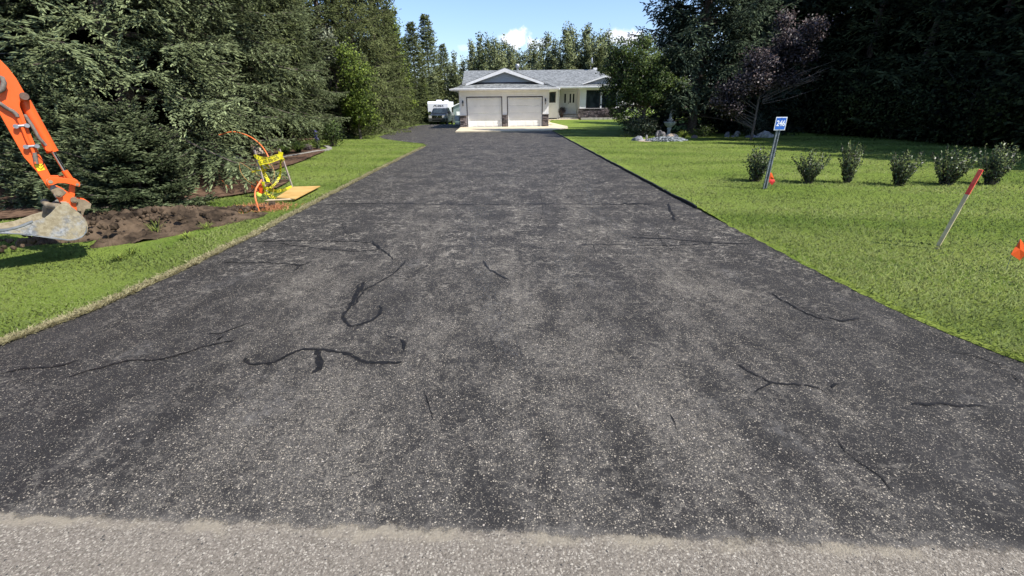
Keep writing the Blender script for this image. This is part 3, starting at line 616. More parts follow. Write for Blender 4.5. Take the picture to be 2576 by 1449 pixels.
mb=MB(); mb.tube([(.1*math.cos(t),-.05,.95+.1*math.sin(t)) for t in np.linspace(0,2*math.pi,17)],.018,6,False); mb.bbox(-.13,.13,-.062,-.045,.93,.97,.006); local(mb,'emblem',M_chr,gr)
M_lens=mat('headlight_lens',(.75,.72,.68),.1,.3,.6)
for s in (-1,1):
    mb=MB(); mb.bbox(s*.76-.18,s*.76+.18,-.025,.2,.80,1.07,.03); local(mb,'headlight',M_lens,T)
    mb=MB(); mb.cyl((s*.72,-.10,.58),(s*.72,-.04,.58),.07,14); local(mb,'fog_lamp',M_lens,T)
    mb=MB(); mb.bbox(s*1.1-.11,s*1.1+.11,1.55,1.75,1.28,1.52,.03); mb.tube([(s*.95,1.65,1.33),(s*1.05,1.65,1.36)],.03,6); local(mb,'side_mirror',M_chr if s<0 else M_plast,T)
mb=MB(); mb.bbox(-.97,.97,-.12,.1,.42,.76,.05); mb.bbox(-.5,.5,-.14,-.05,.44,.50,.02); local(mb,'bumper',varied('bumper_grey',(.04,.042,.045),(.06,.06,.062),5,.4),T)
mb=MB(); mb.bbox(-.5,.5,-.135,-.11,.53,.70,.01); local(mb,'bumper_intake',M_iron,T)
for x in (-.86,.86):
    for y in (.95,4.5):
        mb=MB(); s=1 if x>0 else -1
        prf=[(.0,-.02),(.2,-.02),(.24,.06),(.38,.08),(.41,.04),(.41,-.1),(.38,-.14),(0,-.14)]
        vs=[];n=20
        for r,t in prf:
            for k in range(n): a=2*math.pi*k/n; vs.append((x+s*t+s*.06,y+r*math.cos(a),.41+r*math.sin(a)))
        mb.add(vs,[(i*n+k,i*n+(k+1)%n,(i+1)*n+(k+1)%n,(i+1)*n+k) for i in range(len(prf)-1) for k in range(n)],True); wo=local(mb,'wheel',M_tyre,T)
        mb=MB(); mb.cyl((x+s*.05,y,.41),(x+s*.085,y,.41),.21,18); local(mb,'rim',M_chr,wo)
T.rotation_euler=(0,0,R_(-4)); T.location=(tx-.05,53,tz); 
# fifth-wheel camper
cx=atY(1101,264,57.2)[0]; cz=-.47
C=empty('camper_trailer',(cx,57.2,cz),'white fifth-wheel camper trailer parked behind the dark pickup','camper')
M_rv=varied('white_fibreglass',(.84,.85,.86),(.78,.79,.80),2,.3,4,.02)
mb=MB(); P=[(0,1.62),(.0,2.75),(.35,3.02),(7.8,3.02),(7.8,.35),(2.1,.35),(2.1,1.25),(.5,1.25)]
mb.prism(P,lambda u,v,w:(w,u,v),-1.22,1.22,.05); body=mb.obj('body',M_rv,C)
mb=MB(); mb.bbox(-.25,.35,.9,1.5,3.02,3.22,.04); mb.obj('roof_vent',M_rv,C); mb=MB(); mb.bbox(.55,1.0,2.5,3.2,3.02,3.2,.04); mb.obj('roof_vent',M_rv,C)
mb=MB(); mb.bbox(-1.0,1.1,2.05,2.098,.38,1.22,.02); mb.obj('front_skirt',varied('grey_plastic',(.08,.085,.09),(.12,.125,.13),4,.5),C)
for a,b,c,d in ((3.3,3.7,1.25,2.05),(4.7,5.5,1.25,2.25),(6.4,7.0,1.5,2.1)):
    mb=MB(); mb.bbox(1.21,1.235,a,b,c,d,.01); mb.obj('window',M_glass,C)
M_swoop=mat('grey_graphic',(.12,.13,.15),.4)
mb=MB(); mb.prism([(2.2,.95),(4.5,.75),(7.7,.62),(7.7,.55),(4.5,.62),(2.2,.72)],lambda u,v,w:(w,u,v),1.222,1.226); mb.prism([(.75,1.75),(.95,1.95),(1.22,2.2),(1.22,2.1)],lambda u,v,w:(u,w,v),-.006,-.003); mb.obj('stripe_graphic',M_swoop,C)
me=text_mesh('PUMA',.36,mat('dark_lettering',(.04,.045,.06),.5),.008,.003,.35); o=link(bpy.data.objects.new('lettering',me),C); o.location=(.05,-.008,2.42); o.rotation_euler=(R_(90),0,0); o.scale=(1.25,1,1)
mb=MB(); 
for y in (4.6,5.5): mb.cyl((1.0,y,.33),(1.2,y,.33),.33,18)
mb.obj('wheel',M_tyre,C)
for q in (((0,1.2,1.25),(0,1.2,.75)),((-.8,1.9,1.2),(-.8,1.9,0)),((.8,1.9,1.2),(.8,1.9,0))): mb=MB(); mb.tube(q,.045,8); mb.obj('landing_leg',M_iron,C)
C.scale=(1,1,.86); C.rotation_euler=(0,0,R_(1))
C.location=(cx,57.2,cz)
# shed and white low trailer/bench beside the garage
q=atY(1153,264,62); zb=TZ(q[0],62)
Sd=empty('garden_shed',(q[0]+.9,62,zb),'grey-green shed with white roof edge behind the garage corner','shed')
mb=MB(); mb.box(-1.6,1.6,0,2.5,0,2.0); mb.add([(-1.6,0,2.0),(1.6,0,2.0),(0.,0,2.6)],[(0,1,2)]); mb.obj('wall',siding('green_grey_siding',(.20,.25,.24)),Sd)
mb=MB(); slab(mb,[(-1.85,-.2,1.95),(0,-.2,2.72),(0,2.7,2.72),(-1.85,2.7,1.95)],.1); slab(mb,[(1.85,-.2,1.95),(1.85,2.7,1.95),(0,2.7,2.722),(0,-.2,2.722)],.1); mb.obj('roof',M_white,Sd)
mb=MB(); mb.bbox(-1.2,.0,-.04,-.002,.9,1.35,.01); mb.obj('shutter',M_white,Sd)
q=atY(1152,300,56); zb=TZ(q[0],56)
F=empty('white_fence',(q[0],56,zb),'short white panel fence between the camper and the garage','fence')
mb=MB(); mb.box(-.35,.75,0,.04,.35,1.0); mb.box(-.35,.75,.001,.041,.02,.25); mb.obj('panel',M_white,F)
mb=MB(); mb.box(-.42,-.36,-.02,.06,0,1.1); mb.box(.15,.2,-.03,-.001,0,1.05); mb.obj('post',M_brown,F)
mb=MB()
for i,px in enumerate((1071,1078)):
    q=G(px,309); mb=MB(); y=q[1]
    mb.lathe([(.055,0),(.055,.5),(.03,.55),(0,.55)],(0,0,0),10); o=mb.obj('marker_post',M_white); o.location=(q[0],y,q[2]); tag(o,['left of two short white posts beside the pickup','right of two short white posts, nearest the pickup bumper'][i],'post','white posts by the pickup')
# ================================================================== excavator arm
M_or=varied('orange_paint',(.78,.115,.02),(.70,.095,.018),3,.38,6,.05); 
n=N(M_or); z=n.noise(5,8,.7); z2=n.noise(1.6,4,.6); c=n.mix(n.mr(z.outputs[0],.60,.70,0,.75),(.80,.12,.022),(.34,.11,.05)); n.base(n.mix(n.mr(z2.outputs[0],.5,.8,0,.35),c,(.55,.16,.07)))
M_mud=varied('dried_mud',(.17,.13,.085),(.33,.27,.18),4,.95,8,.9,.02); 
M_steel=varied('worn_steel',(.16,.17,.18),(.34,.35,.36),5,.45,6,.2,metal=.5)
M_buck=mat('muddy_steel',(.3,.3,.3),.7); n=N(M_buck); z=n.noise(2.6,7,.62); z2=n.noise(25,5,.7)
n.base(n.mix(n.mr(z.outputs[0],.41,.53),n.mix(n.mr(z2.outputs[0],.4,.6),(.16,.17,.185),(.32,.33,.345)),n.mix(n.mr(z2.outputs[0],.3,.7),(.22,.18,.11),(.36,.31,.21)))); n.bump(z2.outputs[0],.5,.01)
M_hose=varied('dusty_hose',(.12,.10,.085),(.20,.17,.14),30,.8)
PB=np.array([-4.95,5.1]); PD=np.array([.70,.714]); PD/=np.linalg.norm(PD); PN=np.array([PD[1],-PD[0]])
def onp(px,py,off=0):
    d=ray(px,py); o=PB+PN*off; t=(o.dot(PN))/(d[:2].dot(PN)); p=CC+t*d; return p
def E2(x,y): # from a close-up of the arm to the arm's own plane
    p=onp((x/1.905)/1.5652,(200+y/1.905)/1.5652); return ((p[:2]-PB).dot(PD),p[2])
def F2(u,v,w): q=PB+PD*u+PN*w; return Vector((q[0],q[1],v))
def EP(pts): return [E2(*p) for p in pts]
X_=empty('excavator',(PB[0],PB[1],0),'orange excavator arm with muddy bucket reaching in from the left edge','excavator')
def xp(o): o.parent=X_; o.matrix_parent_inverse=Matrix.Translation((-PB[0],-PB[1],0)); return o
TH=.20
stick=[(-260,-330),(-120,-200),(-10,55),(60,125),(125,210),(190,325),(205,350),(200,375),(160,372),(150,390),(150,420),(175,480),(205,560),(245,660),(290,760),(385,945),(392,985),(370,1045),(345,1010),(270,900),(180,800),(75,615),(0,480),(-150,300),(-330,60)]
mb=MB(); mb.prism(EP(stick),F2,-TH,0,.008); st=xp(mb.obj('stick_arm',M_or))
# lower lugs of the stick
mb=MB(); mb.prism(EP([(335,985),(385,945),(400,1000),(445,1045),(455,1100),(420,1110),(395,1070)]),F2,-TH+.02,-.02,.004); xp(mb.obj('stick_nose',M_steel))
# boom out of frame
u0,v0=E2(-260,-120)
mb=MB(); mb.prism([(u0+.15,v0+.25),(u0-.25,v0+.35),(u0-1.3,v0+.35),(u0-2.6,v0-.5),(u0-3.3,v0-1.9),(u0-3.05,v0-2.0),(u0-2.3,v0-.85),(u0-1.2,v0-.12),(u0-.2,v0-.05)],F2,-.24,.04,.01); xp(mb.obj('boom',M_or))
def P3(x,y,w=0): u,v=E2(x,y); return F2(u,v,w)
mb=MB(); a=P3(182,372,-.1); b=P3(393,752,-.1); mb.tube([a,b],.052,18); xp(mb.obj('hydraulic_cylinder',M_or))
mb=MB(); mb.tube([P3(390,748,-.1),P3(400,762,-.1)],.053,18); mb.tube([P3(366,735,-.02),P3(366,735,-.12)],.03,10);xp(mb.obj('cylinder_gland',M_or))
mb=MB(); mb.tube([P3(395,750,-.1),P3(492,912,-.1)],.019,12); xp(mb.obj('cylinder_rod',mat('polished_rod',(.75,.76,.78),.12,1)))
mb=MB(); mb.tube([P3(488,905,-.1),P3(530,965,-.1)],.03,10); xp(mb.obj('rod_end',M_or))
def boss(mb,x,y,r,w=.02): c=P3(x,y,0); mb.tube([c+Vector((-PN[0]*.2,-PN[1]*.2,0)),c+Vector((PN[0]*w,PN[1]*w,0))],r,18)
mb=MB(); boss(mb,182,340,.036,.03); xp(mb.obj('pivot_pin',varied('rusty_pin',(.09,.06,.045),(.17,.11,.08),20,.7)))
link_=[(345,975),(365,950),(395,948),(450,948),(520,958),(575,972),(600,990),(595,1018),(565,1012),(535,1000),(480,990),(430,990),(395,1005),(360,1008)]
mb=MB(); mb.prism(EP(link_),F2,.005,.035,.004); mb.prism(EP(link_),F2,-TH-.035,-TH-.005,.004); xp(mb.obj('bucket_link',M_or))
mb=MB(); mb.prism(EP([(530,1005),(568,1005),(565,1090),(545,1105),(520,1085)]),F2,-.16,-.04,.006); xp(mb.obj('bucket_link',M_or))
cp=[(382,1050),(400,1028),(430,1022),(468,1038),(500,1060),(540,1085),(590,1112),(640,1122),(684,1150),(676,1182),(642,1186),(628,1215),(624,1250),(580,1215),(530,1175),(450,1138),(415,1092)]
mb=MB(); mb.prism(EP(cp),F2,-.035,-.01,.004); mb.prism(EP(cp),F2,-TH+.01,-TH+.035,.004); qc=xp(mb.obj('quick_coupler',M_or))
mb=MB(); mb.prism(EP([(382,1050),(400,1028),(430,1022),(468,1038),(500,1062),(480,1085),(440,1090),(405,1075)]),F2,-.012,-.004,.002)
mb.prism(EP([(585,1110),(640,1120),(686,1148),(678,1184),(642,1188),(630,1215),(620,1245),(590,1215),(570,1160)]),F2,-.012,-.003,.002); xp(mb.obj('mud_crust',M_mud))
for x,y,r in ((378,980,.034),(578,1000,.026),(437,1072,.036),(556,1118,.032),(592,1192,.018)):
    mb=MB(); boss(mb,x,y,r,.03); boss(mb,x,y,r*.55,.04); xp(mb.obj('pivot_pin',M_mud))
# bucket
BW=.50; o0=.14
side=[(-70,1338),(0,1334),(100,1318),(180,1292),(240,1268),(330,1240),(375,1205),(410,1165),(450,1140),(500,1138),(525,1172),(590,1222),(625,1262),(640,1300),(634,1345),(605,1378),(560,1395),(500,1400),(420,1388),(250,1364),(120,1352),(0,1348),(-70,1344)]
S=EP(side)
mb=MB(); mb.prism(S,F2,o0-.02,o0,.003); mb.prism(S,F2,o0-BW,o0-BW+.02,.003); bk=xp(mb.obj('bucket',M_buck))
shell=EP([(455,1141),(500,1140),(525,1173),(590,1223),(625,1263),(639,1300),(633,1345),(604,1377),(560,1394),(500,1399),(420,1387),(250,1363),(120,1351),(0,1347),(-70,1343)])
for k in range(len(shell)-1):
    (a,b),(c,d)=shell[k],shell[k+1]; mb=MB() if k==0 else mb
    L_=math.hypot(c-a,d-b); nx,ny=(d-b)/L_*.014,-(c-a)/L_*.014
    mb.prism([(a,b),(c,d),(c-nx,d-ny),(a-nx,b-ny)],F2,o0-BW+.01,o0-.01)
o=xp(mb.obj('bucket_shell',M_buck))
mb=MB(); e1=EP([(-70,1346),(110,1349),(190,1362),(420,1384),(510,1399),(575,1389),(620,1362),(636,1320),(642,1300),(640,1345),(605,1384),(560,1402),(500,1406),(415,1396),(250,1371),(120,1358),(-70,1350)])
mb.prism(e1,F2,o0-.022,o0+.008,.002); mb.prism(EP([(-60,1325),(60,1318),(130,1300),(240,1258),(246,1268),(180,1298),(100,1322),(0,1340),(-60,1340)]),F2,o0-.03,o0+.006,.002); xp(mb.obj('wear_plate',M_steel))
mb=MB()
for k in range(4):
    w=o0-.05-k*(BW-.1)/3.2; p=F2(*E2(-20,1340),w); q=F2(*E2(-150,1318),w); mb.tube([p,q],[.028,.008],6)
xp(mb.obj('bucket_tooth',M_steel))
mb=MB(); mb.tube([P3(345,1160,-.30),P3(370,1170,-.1),P3(440,1160,.1)],.035,10); mb.prism(EP([(330,1195),(345,1185),(362,1190),(360,1245),(322,1250)]),F2,-.32,-.30,.002); xp(mb.obj('bucket_ear',M_mud))
# hoses, clamps, label
mb=MB(); mb.tube([P3(*p,.05) for p in ((-60,120),(-20,190),(15,205),(30,240),(20,290),(-20,310))],.022,8); mb.tube([P3(*p,.035) for p in ((-60,360),(0,395),(50,430),(95,452),(125,478),(130,495))],.018,8); xp(mb.obj('hydraulic_hose',M_hose))
mb=MB(); mb.tube([P3(*p,.025) for p in ((130,490),(160,560),(200,660),(245,745),(262,800),(270,845))],.015,8); xp(mb.obj('hydraulic_pipe',M_or))
mb=MB(); mb.tube([P3(258,762,.025),P3(272,845,.02)],.02,8); mb.tube([P3(185,480,-.06),P3(240,560,-.03),P3(290,650,-.03),P3(345,712,-.05)],.016,8); xp(mb.obj('hose_fitting',M_hose))
mb=MB()
for x,y in ((160,563),(235,716)):
    mb=MB()
    a=P3(x-42,y+3,.03); b=P3(x+42,y-3,.03); mb.tube([a,b],.016,6); mb.tube([a,a+Vector((PN[0]*.02,PN[1]*.02,0))],.022,8); mb.tube([b,b+Vector((PN[0]*.02,PN[1]*.02,0))],.022,8)
    xp(mb.obj('hose_clamp',M_steel))
mb=MB(); mb.prism(EP([(257,855),(318,846),(338,892),(285,904)]),F2,.001,.003); xp(mb.obj('warning_label',mat('yellow_sticker',(.85,.62,.02),.5)))
mb=MB(); mb.tube([P3(*p,.03) for p in ((280,760),(320,800),(328,840),(305,865),(285,850))],.004,5); xp(mb.obj('cable_tie',M_iron))

# ================================================================== digging spoil
def blob_mesh(mb,cx,cy,rx,ry,h,n=40,seed=0,rough=1,rot=0,floor=True):
    c,s=math.cos(rot),math.sin(rot); vs=[]; fs=[]
    for j in range(n+1):
        for i in range(n+1):
            u=-1+2*i/n; v=-1+2*j/n; r=math.sqrt(u*u+v*v)+.25*noise.noise(Vector((u*2,v*2,seed)))
            x=cx+c*u*rx-s*v*ry; y=cy+s*u*rx+c*v*ry
            k=max(0,1-r**2)
            z=h*k**.8*(1+.6*noise.noise(Vector((x*3,y*3,seed))))+rough*k**.3*(.05*noise.noise(Vector((x*9,y*9,seed)))+.035*abs(noise.noise(Vector((x*22,y*22,seed)))))
            vs.append((x,y,TZ(x,y)+(z if k>0 else -.05)))
    for j in range(n):
        for i in range(n): fs.append((j*(n+1)+i,j*(n+1)+i+1,(j+1)*(n+1)+i+1,(j+1)*(n+1)+i))
    mb.add(vs,fs,False); return mb
mb=MB(); 
for a in ((-5.5,6.6,1.3,.62,.17,70,1,1.6,.75),(-4.95,6.0,.62,.30,.03,50,2,1.4,.9),(-6.2,7.2,1.1,.7,.16,50,3,1.2,.5),(-4.45,6.7,.8,.24,.03,40,6,1,.95)): blob_mesh(mb,*a)
rng=random.Random(7)
for k in range(420):
    t=rng.random(); x=-6.6+2.5*rng.random(); y=5.5+2.1*rng.random()+.3*(x+5)
    if abs((y-6.5)-(x+5.4)*.8)>.75: continue
    r=rng.uniform(.008,.035)*(1+.9*(rng.random()<.1)); bm=bmesh.new(); bmesh.ops.create_icosphere(bm,subdivisions=1,radius=r)
    for v in bm.verts: v.co*=1+.5*noise.noise(v.co*50+Vector((k,0,0)))
    mb.bm(bm,Matrix.Translation((x,y,.04+.16*max(0,1-((x+5.6)**2+(y-6.5)**2)*.7)+rng.uniform(-.01,.03))))
M_dirt=varied('dug_earth',(.024,.018,.013),(.115,.082,.054),3.2,.97,9,.9,.03,.05)
tag(mb.obj('spoil_heap',M_dirt),'low heap of fresh dug brown earth beneath the excavator bucket','earth heap')
mb=MB(); blob_mesh(mb,*G(420,655)[:2],.01,.01,.0,4,5)
# ================================================================== beds (sheets of soil a little above the lawn)
def bed(name,pts,m,dz=.02,kind='structure',label=None,cat=None):
    P=smooth_path([np.array(p) for p in pts+[pts[0]]],.35,.05,len(pts))
    bm=bmesh.new(); vv=[bm.verts.new((p[0],p[1],0)) for p in P[:-1]]; es=[bm.edges.new((vv[i],vv[(i+1)%len(vv)])) for i in range(len(vv))]
    bmesh.ops.triangle_fill(bm,edges=es,use_beauty=True); bmesh.ops.subdivide_edges(bm,edges=[e for e in bm.edges if e.calc_length()>1.2],cuts=3,use_grid_fill=True)
    for v in bm.verts: v.co.z=TZ(v.co.x,v.co.y)+dz+.03
    mb=MB(); mb.bm(bm); return tag(mb.obj(name,m),label,cat,kind=kind)
bed('tree_bed',[(-4.9,9.6),(-5.6,8.6),(-6.8,7.9),(-9,6.6),(-14,5.5),(-40,4),(-40,60),(-13.5,60),(-11,44),(-9.6,34),(-9.8,27.5),(-10.6,23),(-8.6,20.4),(-7.2,18.6),(-6.8,16.6),(-6.5,14.5),(-6.2,12.0),(-5.2,11.0)],M_needles,.0)
def z5(x,y): return G((2400+x/3.68)/1.5652,(300+y/3.68)/1.5652)
bed('garden_bed',[tuple(z5(*p)[:2]) for p in ((230,905),(420,955),(700,968),(1100,950),(1400,912),(1700,898),(2000,905),(2400,900))]+[(16.5,21.5),(16.9,18.5),(16.9,14),(17.5,8),(40,2),(40,48),(15,45),(11.6,35),(9.5,29.5),(7.3,26.0)],M_needles,.0)
# ================================================================== rocks, fountain
def rock(name,loc,dims,seed,m,label,group=None,rz=0,flat=.3,sub=4,tilt=0,amp=.25):
    bm=bmesh.new(); bmesh.ops.create_icosphere(bm,subdivisions=sub,radius=1)
    for v in bm.verts:
        p=v.co.copy(); k=1+amp*noise.noise(p*1.3+Vector((seed*7.1,0,0)))+amp*.35*noise.noise(p*4+Vector((seed,3,0)))
        v.co=p*k
        if v.co.z<-flat: v.co.z=-flat
        v.co.x*=dims[0]/2; v.co.y*=dims[1]/2; v.co.z=(v.co.z+flat)*dims[2]/(1+flat)
    mb=MB(); mb.bm(bm,Matrix.Rotation(tilt,4,'Y'),sub<4 and False); o=mb.obj(name,m); o.location=(loc[0],loc[1],loc[2]-.01); o.rotation_euler=(0,0,rz)
    for p in o.data.polygons: p.use_smooth=amp<.3
    return tag(o,label,'rock',group)
M_rg=varied('grey_rock',(.12,.125,.14),(.30,.30,.31),5,.9,8,.7,.02); M_rt=varied('tan_boulder',(.46,.34,.23),(.62,.50,.38),4,.85,7,.4,.02); M_rd=varied('dark_rock',(.07,.065,.065),(.26,.24,.23),3,.9,8,.8,.03); M_rw=varied('white_rock',(.22,.215,.20),(.42,.41,.38),6,.85,8,.6,.02)
rock('boulder',z5(412,945),(.55,.4,.24),1,M_rg,'bluish grey flat rock left of the pebble mound at the garden bed edge')
rock('boulder',z5(720,915),(.46,.4,.40),22,M_rd,'dark angular upright boulder left of the fountain',amp=.5,flat=.45)
rock('boulder',z5(905,925)+np.array([0,0,.06]),(.60,.45,.24),3,M_rt,'smooth tan oval boulder lying in front of the fountain',amp=.14)
rock('boulder',z5(1222,908),(.32,.3,.2),4,varied('brown_rock',(.12,.09,.08),(.22,.17,.15),6,.9),'small brown rock in the shade right of the grassy daylily',amp=.15)
rock('boulder',z5(1700,893),(.24,.2,.3),5,M_rg,'small upright pale grey stone beside the daylily at the right of the bed',amp=.45,flat=.5)
rock('boulder',z5(1912,890)+np.array([0,.5,0]),(.34,.3,.3),6,M_rw,'whitish rock topping the clump behind the right daylily',amp=.2)
rock('boulder',z5(1780,893),(.22,.2,.14),8,M_rd,'low brownish stone between the two right garden rocks')
rock('boulder',z5(2260,900),(.75,.5,.32),9,M_rw,'large pale rock at the foot of the right garden shrub',amp=.35)
rock('boulder',z5(2060,900),(.6,.35,.18),10,M_rg,'flat grey rock left of the large pale rock under the garden shrub',amp=.35)
# pebble mound
mb=MB(); q=z5(860,958); rng=random.Random(3); blob_mesh(mb,q[0],q[1]+.35,1.0,.5,.16,40,9,.4)
for k in range(900):
    u=rng.uniform(-1,1); v=rng.uniform(-1,1)
    if u*u+v*v>1: continue
    bm=bmesh.new(); bmesh.ops.create_icosphere(bm,subdivisions=1,radius=rng.uniform(.02,.045)); 
    for w in bm.verts: w.co.z*=.6; w.co.x*=rng.uniform(.8,1.3)
    mb.bm(bm,Matrix.Translation((q[0]+u*.98,q[1]+.35+v*.5,.16*max(0,1-u*u-v*v)**.8+.05)),True)
M_peb=mat('striped_pebbles',(.3,.32,.33),.8); n=N(M_peb); v=n.vor(16); r=n.n('ShaderNodeSeparateColor'); n.l(v.outputs['Color'],r.inputs[0]); n.base(n.mix(n.mr(r.outputs[0],.3,.7),(.07,.08,.085),(.34,.365,.37)))
tag(mb.obj('pebble_mound',M_peb),'mound of grey and white landscaping pebbles in front of the fountain','pebble mound')
bed('sand_patch',[tuple(z5(*p)[:2]) for p in ((400,958),(480,930),(620,915),(620,960),(520,966))],varied('pale_sand',(.36,.29,.20),(.48,.40,.30),9,.95),.02)
fq=z5(890,880); fx,fy=fq[0],fq[1]+.4
Fo=empty('garden_fountain',(fx,fy,0),'grey tiered garden fountain topped by a small statue holding a parasol','fountain')
M_fc=varied('weathered_cast_stone',(.30,.32,.34),(.46,.48,.50),7,.8,7,.4,.01)
mb=MB(); mb.lathe([(.0,0),(.16,0),(.16,.08),(.10,.12),(.085,.3),(.12,.42),(.10,.46),(0,.46)],n=20); mb.obj('pedestal',M_fc,Fo)
mb=MB(); mb.lathe([(.07,.44),(.14,.47),(.24,.56),(.31,.68),(.325,.72),(.30,.735),(.28,.70),(.10,.62),(0,.62)],n=28); mb.obj('basin',M_fc,Fo)
mb=MB(); mb.lathe([(.06,.62),(.07,.72),(.13,.78),(.175,.82),(.165,.845),(.12,.83),(.07,.87),(0,.87)],n=24); mb.obj('upper_basin',M_fc,Fo)
mb=MB(); mb.lathe([(.085,.86),(.08,.93),(.05,1.02),(.055,1.08),(.06,1.12),(.03,1.16),(.022,1.18),(.035,1.2),(.042,1.23),(.03,1.265),(0,1.275)],n=14); mb.tube([(.04,0,1.12),(.08,-.03,1.08),(.09,-.02,1.2)],.016,6); mb.tube([(-.04,0,1.12),(-.07,-.03,1.05),(-.03,-.05,1.02)],.016,6); s=mb.obj('statue',M_fc,Fo)
mb=MB(); mb.lathe([(0,.06),(.05,.05),(.1,.025),(.13,0),(.11,.0),(0,.04)],(0,0,0),16); o=mb.obj('parasol',M_fc,s); o.location=(.11,-.02,1.26); o.rotation_euler=(0,R_(18),0)
Fo.scale=(1,1,1.0)
# ================================================================== sign, stake, flags
sb=G(1923,481); sY=sb[1]
M_galv=varied('galvanised_steel',(.16,.18,.185),(.34,.36,.37),16,.5,5,.2,metal=.4)
S_=empty('house_number_sign',tuple(sb),'small blue sign reading 246 on a leaning galvanised post in the lawn','sign')
def rel(p): return Vector(p)-Vector(sb)
top=rel(atY(1961,318,sY)); mb=MB(); ax=top.normalized(); sx=Vector((1,0,0))
for a,b,d in ((-.034,-.018,.014),(.018,.034,.014)):
    mb.prism([(a,0),(b,0),(b,d*2.2),(a,d*2.2)],lambda u,v,w:Vector(ax*w+sx*u+Vector((0,v,0))),-.1,top.length)
mb.prism([(-.02,.026),(.02,.026),(.02,.034),(-.02,.034)],lambda u,v,w:Vector(ax*w+sx*u+Vector((0,v,0))),-.1,top.length)
mb.obj('post',M_galv,S_)
mb=MB()
for k in range(26):
    w=.12+k*.036
    if w>top.length-.2: break
    c=ax*w+Vector((0,.0235,0)); mb.tube([c+Vector((0,.001,0)),c+Vector((0,-.002,0))],.0055,8)
mb.obj('post_hole',M_iron,S_)
cs=[rel(atY(*p,sY-.02)) for p in ((1952.2,295.1),(1982.9,293.6),(1974.5,327.1),(1945,327.8))]
cc=sum(cs,Vector())/4; w_=.21; h_=.232
def panel(mb,w,h,y0,y1,b=.01): mb.bbox(cc.x-w/2,cc.x+w/2,cc.y+y0,cc.y+y1,cc.z-h/2,cc.z+h/2,.0008)
mb=MB(); panel(mb,w_,h_,-.002,.002); pn=mb.obj('plate',mat('white_reflective',(.82,.84,.86),.35),S_)
mb=MB(); panel(mb,w_-.028,h_-.03,-.005,-.0025); mb.obj('blue_field',varied('blue_sheeting',(.03,.13,.50),(.04,.16,.56),5,.4),S_)
me=text_mesh('246',.125,mat('white_digits',(.85,.87,.9),.4),.0035,.0008); o=link(bpy.data.objects.new('lettering',me),S_); o.location=(cc.x,cc.y-.0075,cc.z+.002); o.rotation_euler=(R_(90),0,0); o.scale=(.86,1.08,1)
for k in (-1,1): mb=MB(); mb.tube([(cc.x,cc.y-.01,cc.z+k*h_*.43),(cc.x,cc.y+.02,cc.z+k*h_*.43)],.007,8); mb.obj('bolt',M_steel,S_)
# survey stake
kb=G(2356,625); kt=atY(2468,427,kb[1]-.05)
K=empty('survey_stake',tuple(kb),'leaning wooden survey stake with a red painted top and black handwriting','stake')
A=Vector(kt)-Vector(kb); ln=A.length; ax=A.normalized(); rx=Vector((.80,.60,0)); rx=(rx-ax*rx.dot(ax)).normalized(); ry=ax.cross(rx)
if ry.y>0: ry=-ry
def bar(mb,a,b,w,t,z0=0,off=0): mb.prism([(-w/2,-t/2),(w/2,-t/2),(w/2,t/2),(-w/2,t/2)],lambda u,v,q:rx*u+ry*(v+off)+ax*q,a,b,.001)
M_wood=varied('weathered_lath',(.52,.42,.25),(.64,.53,.34),12,.8,6,.3,.003); M_red=varied('red_spray_paint',(.75,.06,.055),(.88,.14,.09),14,.6)
sp_=ln*.705
mb=MB(); bar(mb,-.08,sp_,.056,.036); mb.obj('shaft',M_wood,K)
mb=MB(); bar(mb,sp_,ln,.057,.037); mb.obj('painted_top',M_red,K)
me=text_mesh('ELE  CTR',.028,mat('marker_ink',(.03,.02,.02),.6),.0006,.0004); o=link(bpy.data.objects.new('lettering',me),K)
fr=Matrix((( -ax.x, rx.x, ry.x,0),(-ax.y,rx.y,ry.y,0),(-ax.z,rx.z,ry.z,0),(0,0,0,1)))
Mx=Matrix.Identity(4); Mx.col[0]=(*(-ax),0); Mx.col[2]=(*ry,0); Mx.col[1]=(*(ry.cross(-ax)),0); Mx.col[3]=(*(ax*(sp_-.11)+ry*.0192),1)
o.matrix_local=Mx
# marker flags
def flag(px,py,flagpix,label,m,Y=None,group='utility marker flags'):
    b=G(px,py); Y=b[1]
    root=empty('marker_flag',tuple(b),label,'flag',group); P=[Vector(atY(*q,Y+(.012*(i%2)-.006)))-Vector(b) for i,q in enumerate(flagpix)]
    mb=MB(); topp=P[0]; mb.tube([(0,0,-.03),tuple(topp*.5+Vector((.01,.02,0))),tuple(topp)],.0022,5); mb.obj('wire',M_galv,root)
    # crumpled cloth flag with thickness
    mb=MB(); c=sum(P,Vector())/len(P); n_=len(P)
    vs=[c+Vector((0,-.006,0))]+P; f=[(0,i+1,(i+1)%n_+1) for i in range(n_)]
    vs2=[v+Vector((0,.0015,0)) for v in vs]; mb.add(vs,f); mb.add(vs2,[q[::-1] for q in f]); mb.obj('pennant',m,root); return root
M_fo=mat('fluorescent_orange',(.95,.16,.03),.6); M_fr=mat('fluorescent_red',(.90,.085,.075),.6)
for m_ in (M_fo,M_fr):
    n=N(m_); tr=n.n('ShaderNodeBsdfTranslucent'); tr.inputs[0].default_value=m_.node_tree.nodes['Principled BSDF'].inputs['Base Color'].default_value; ms=n.n('ShaderNodeMixShader'); ms.inputs[0].default_value=.35; n.l(n.b.outputs[0],ms.inputs[1]); n.l(tr.outputs[0],ms.inputs[2]); n.l(ms.outputs[0],n.t.nodes['Material Output'].inputs[0])
flag(2528,690,[(2566,601),(2574,610),(2582,638),(2566,655),(2543,640),(2556,618)],'large orange marker flag on a wire at the right edge of the lawn',M_fo)
s39=1/4.39
def zs(x,y): return ((2980+x*s39)/1.5652,(430+y*s39)/1.5652)
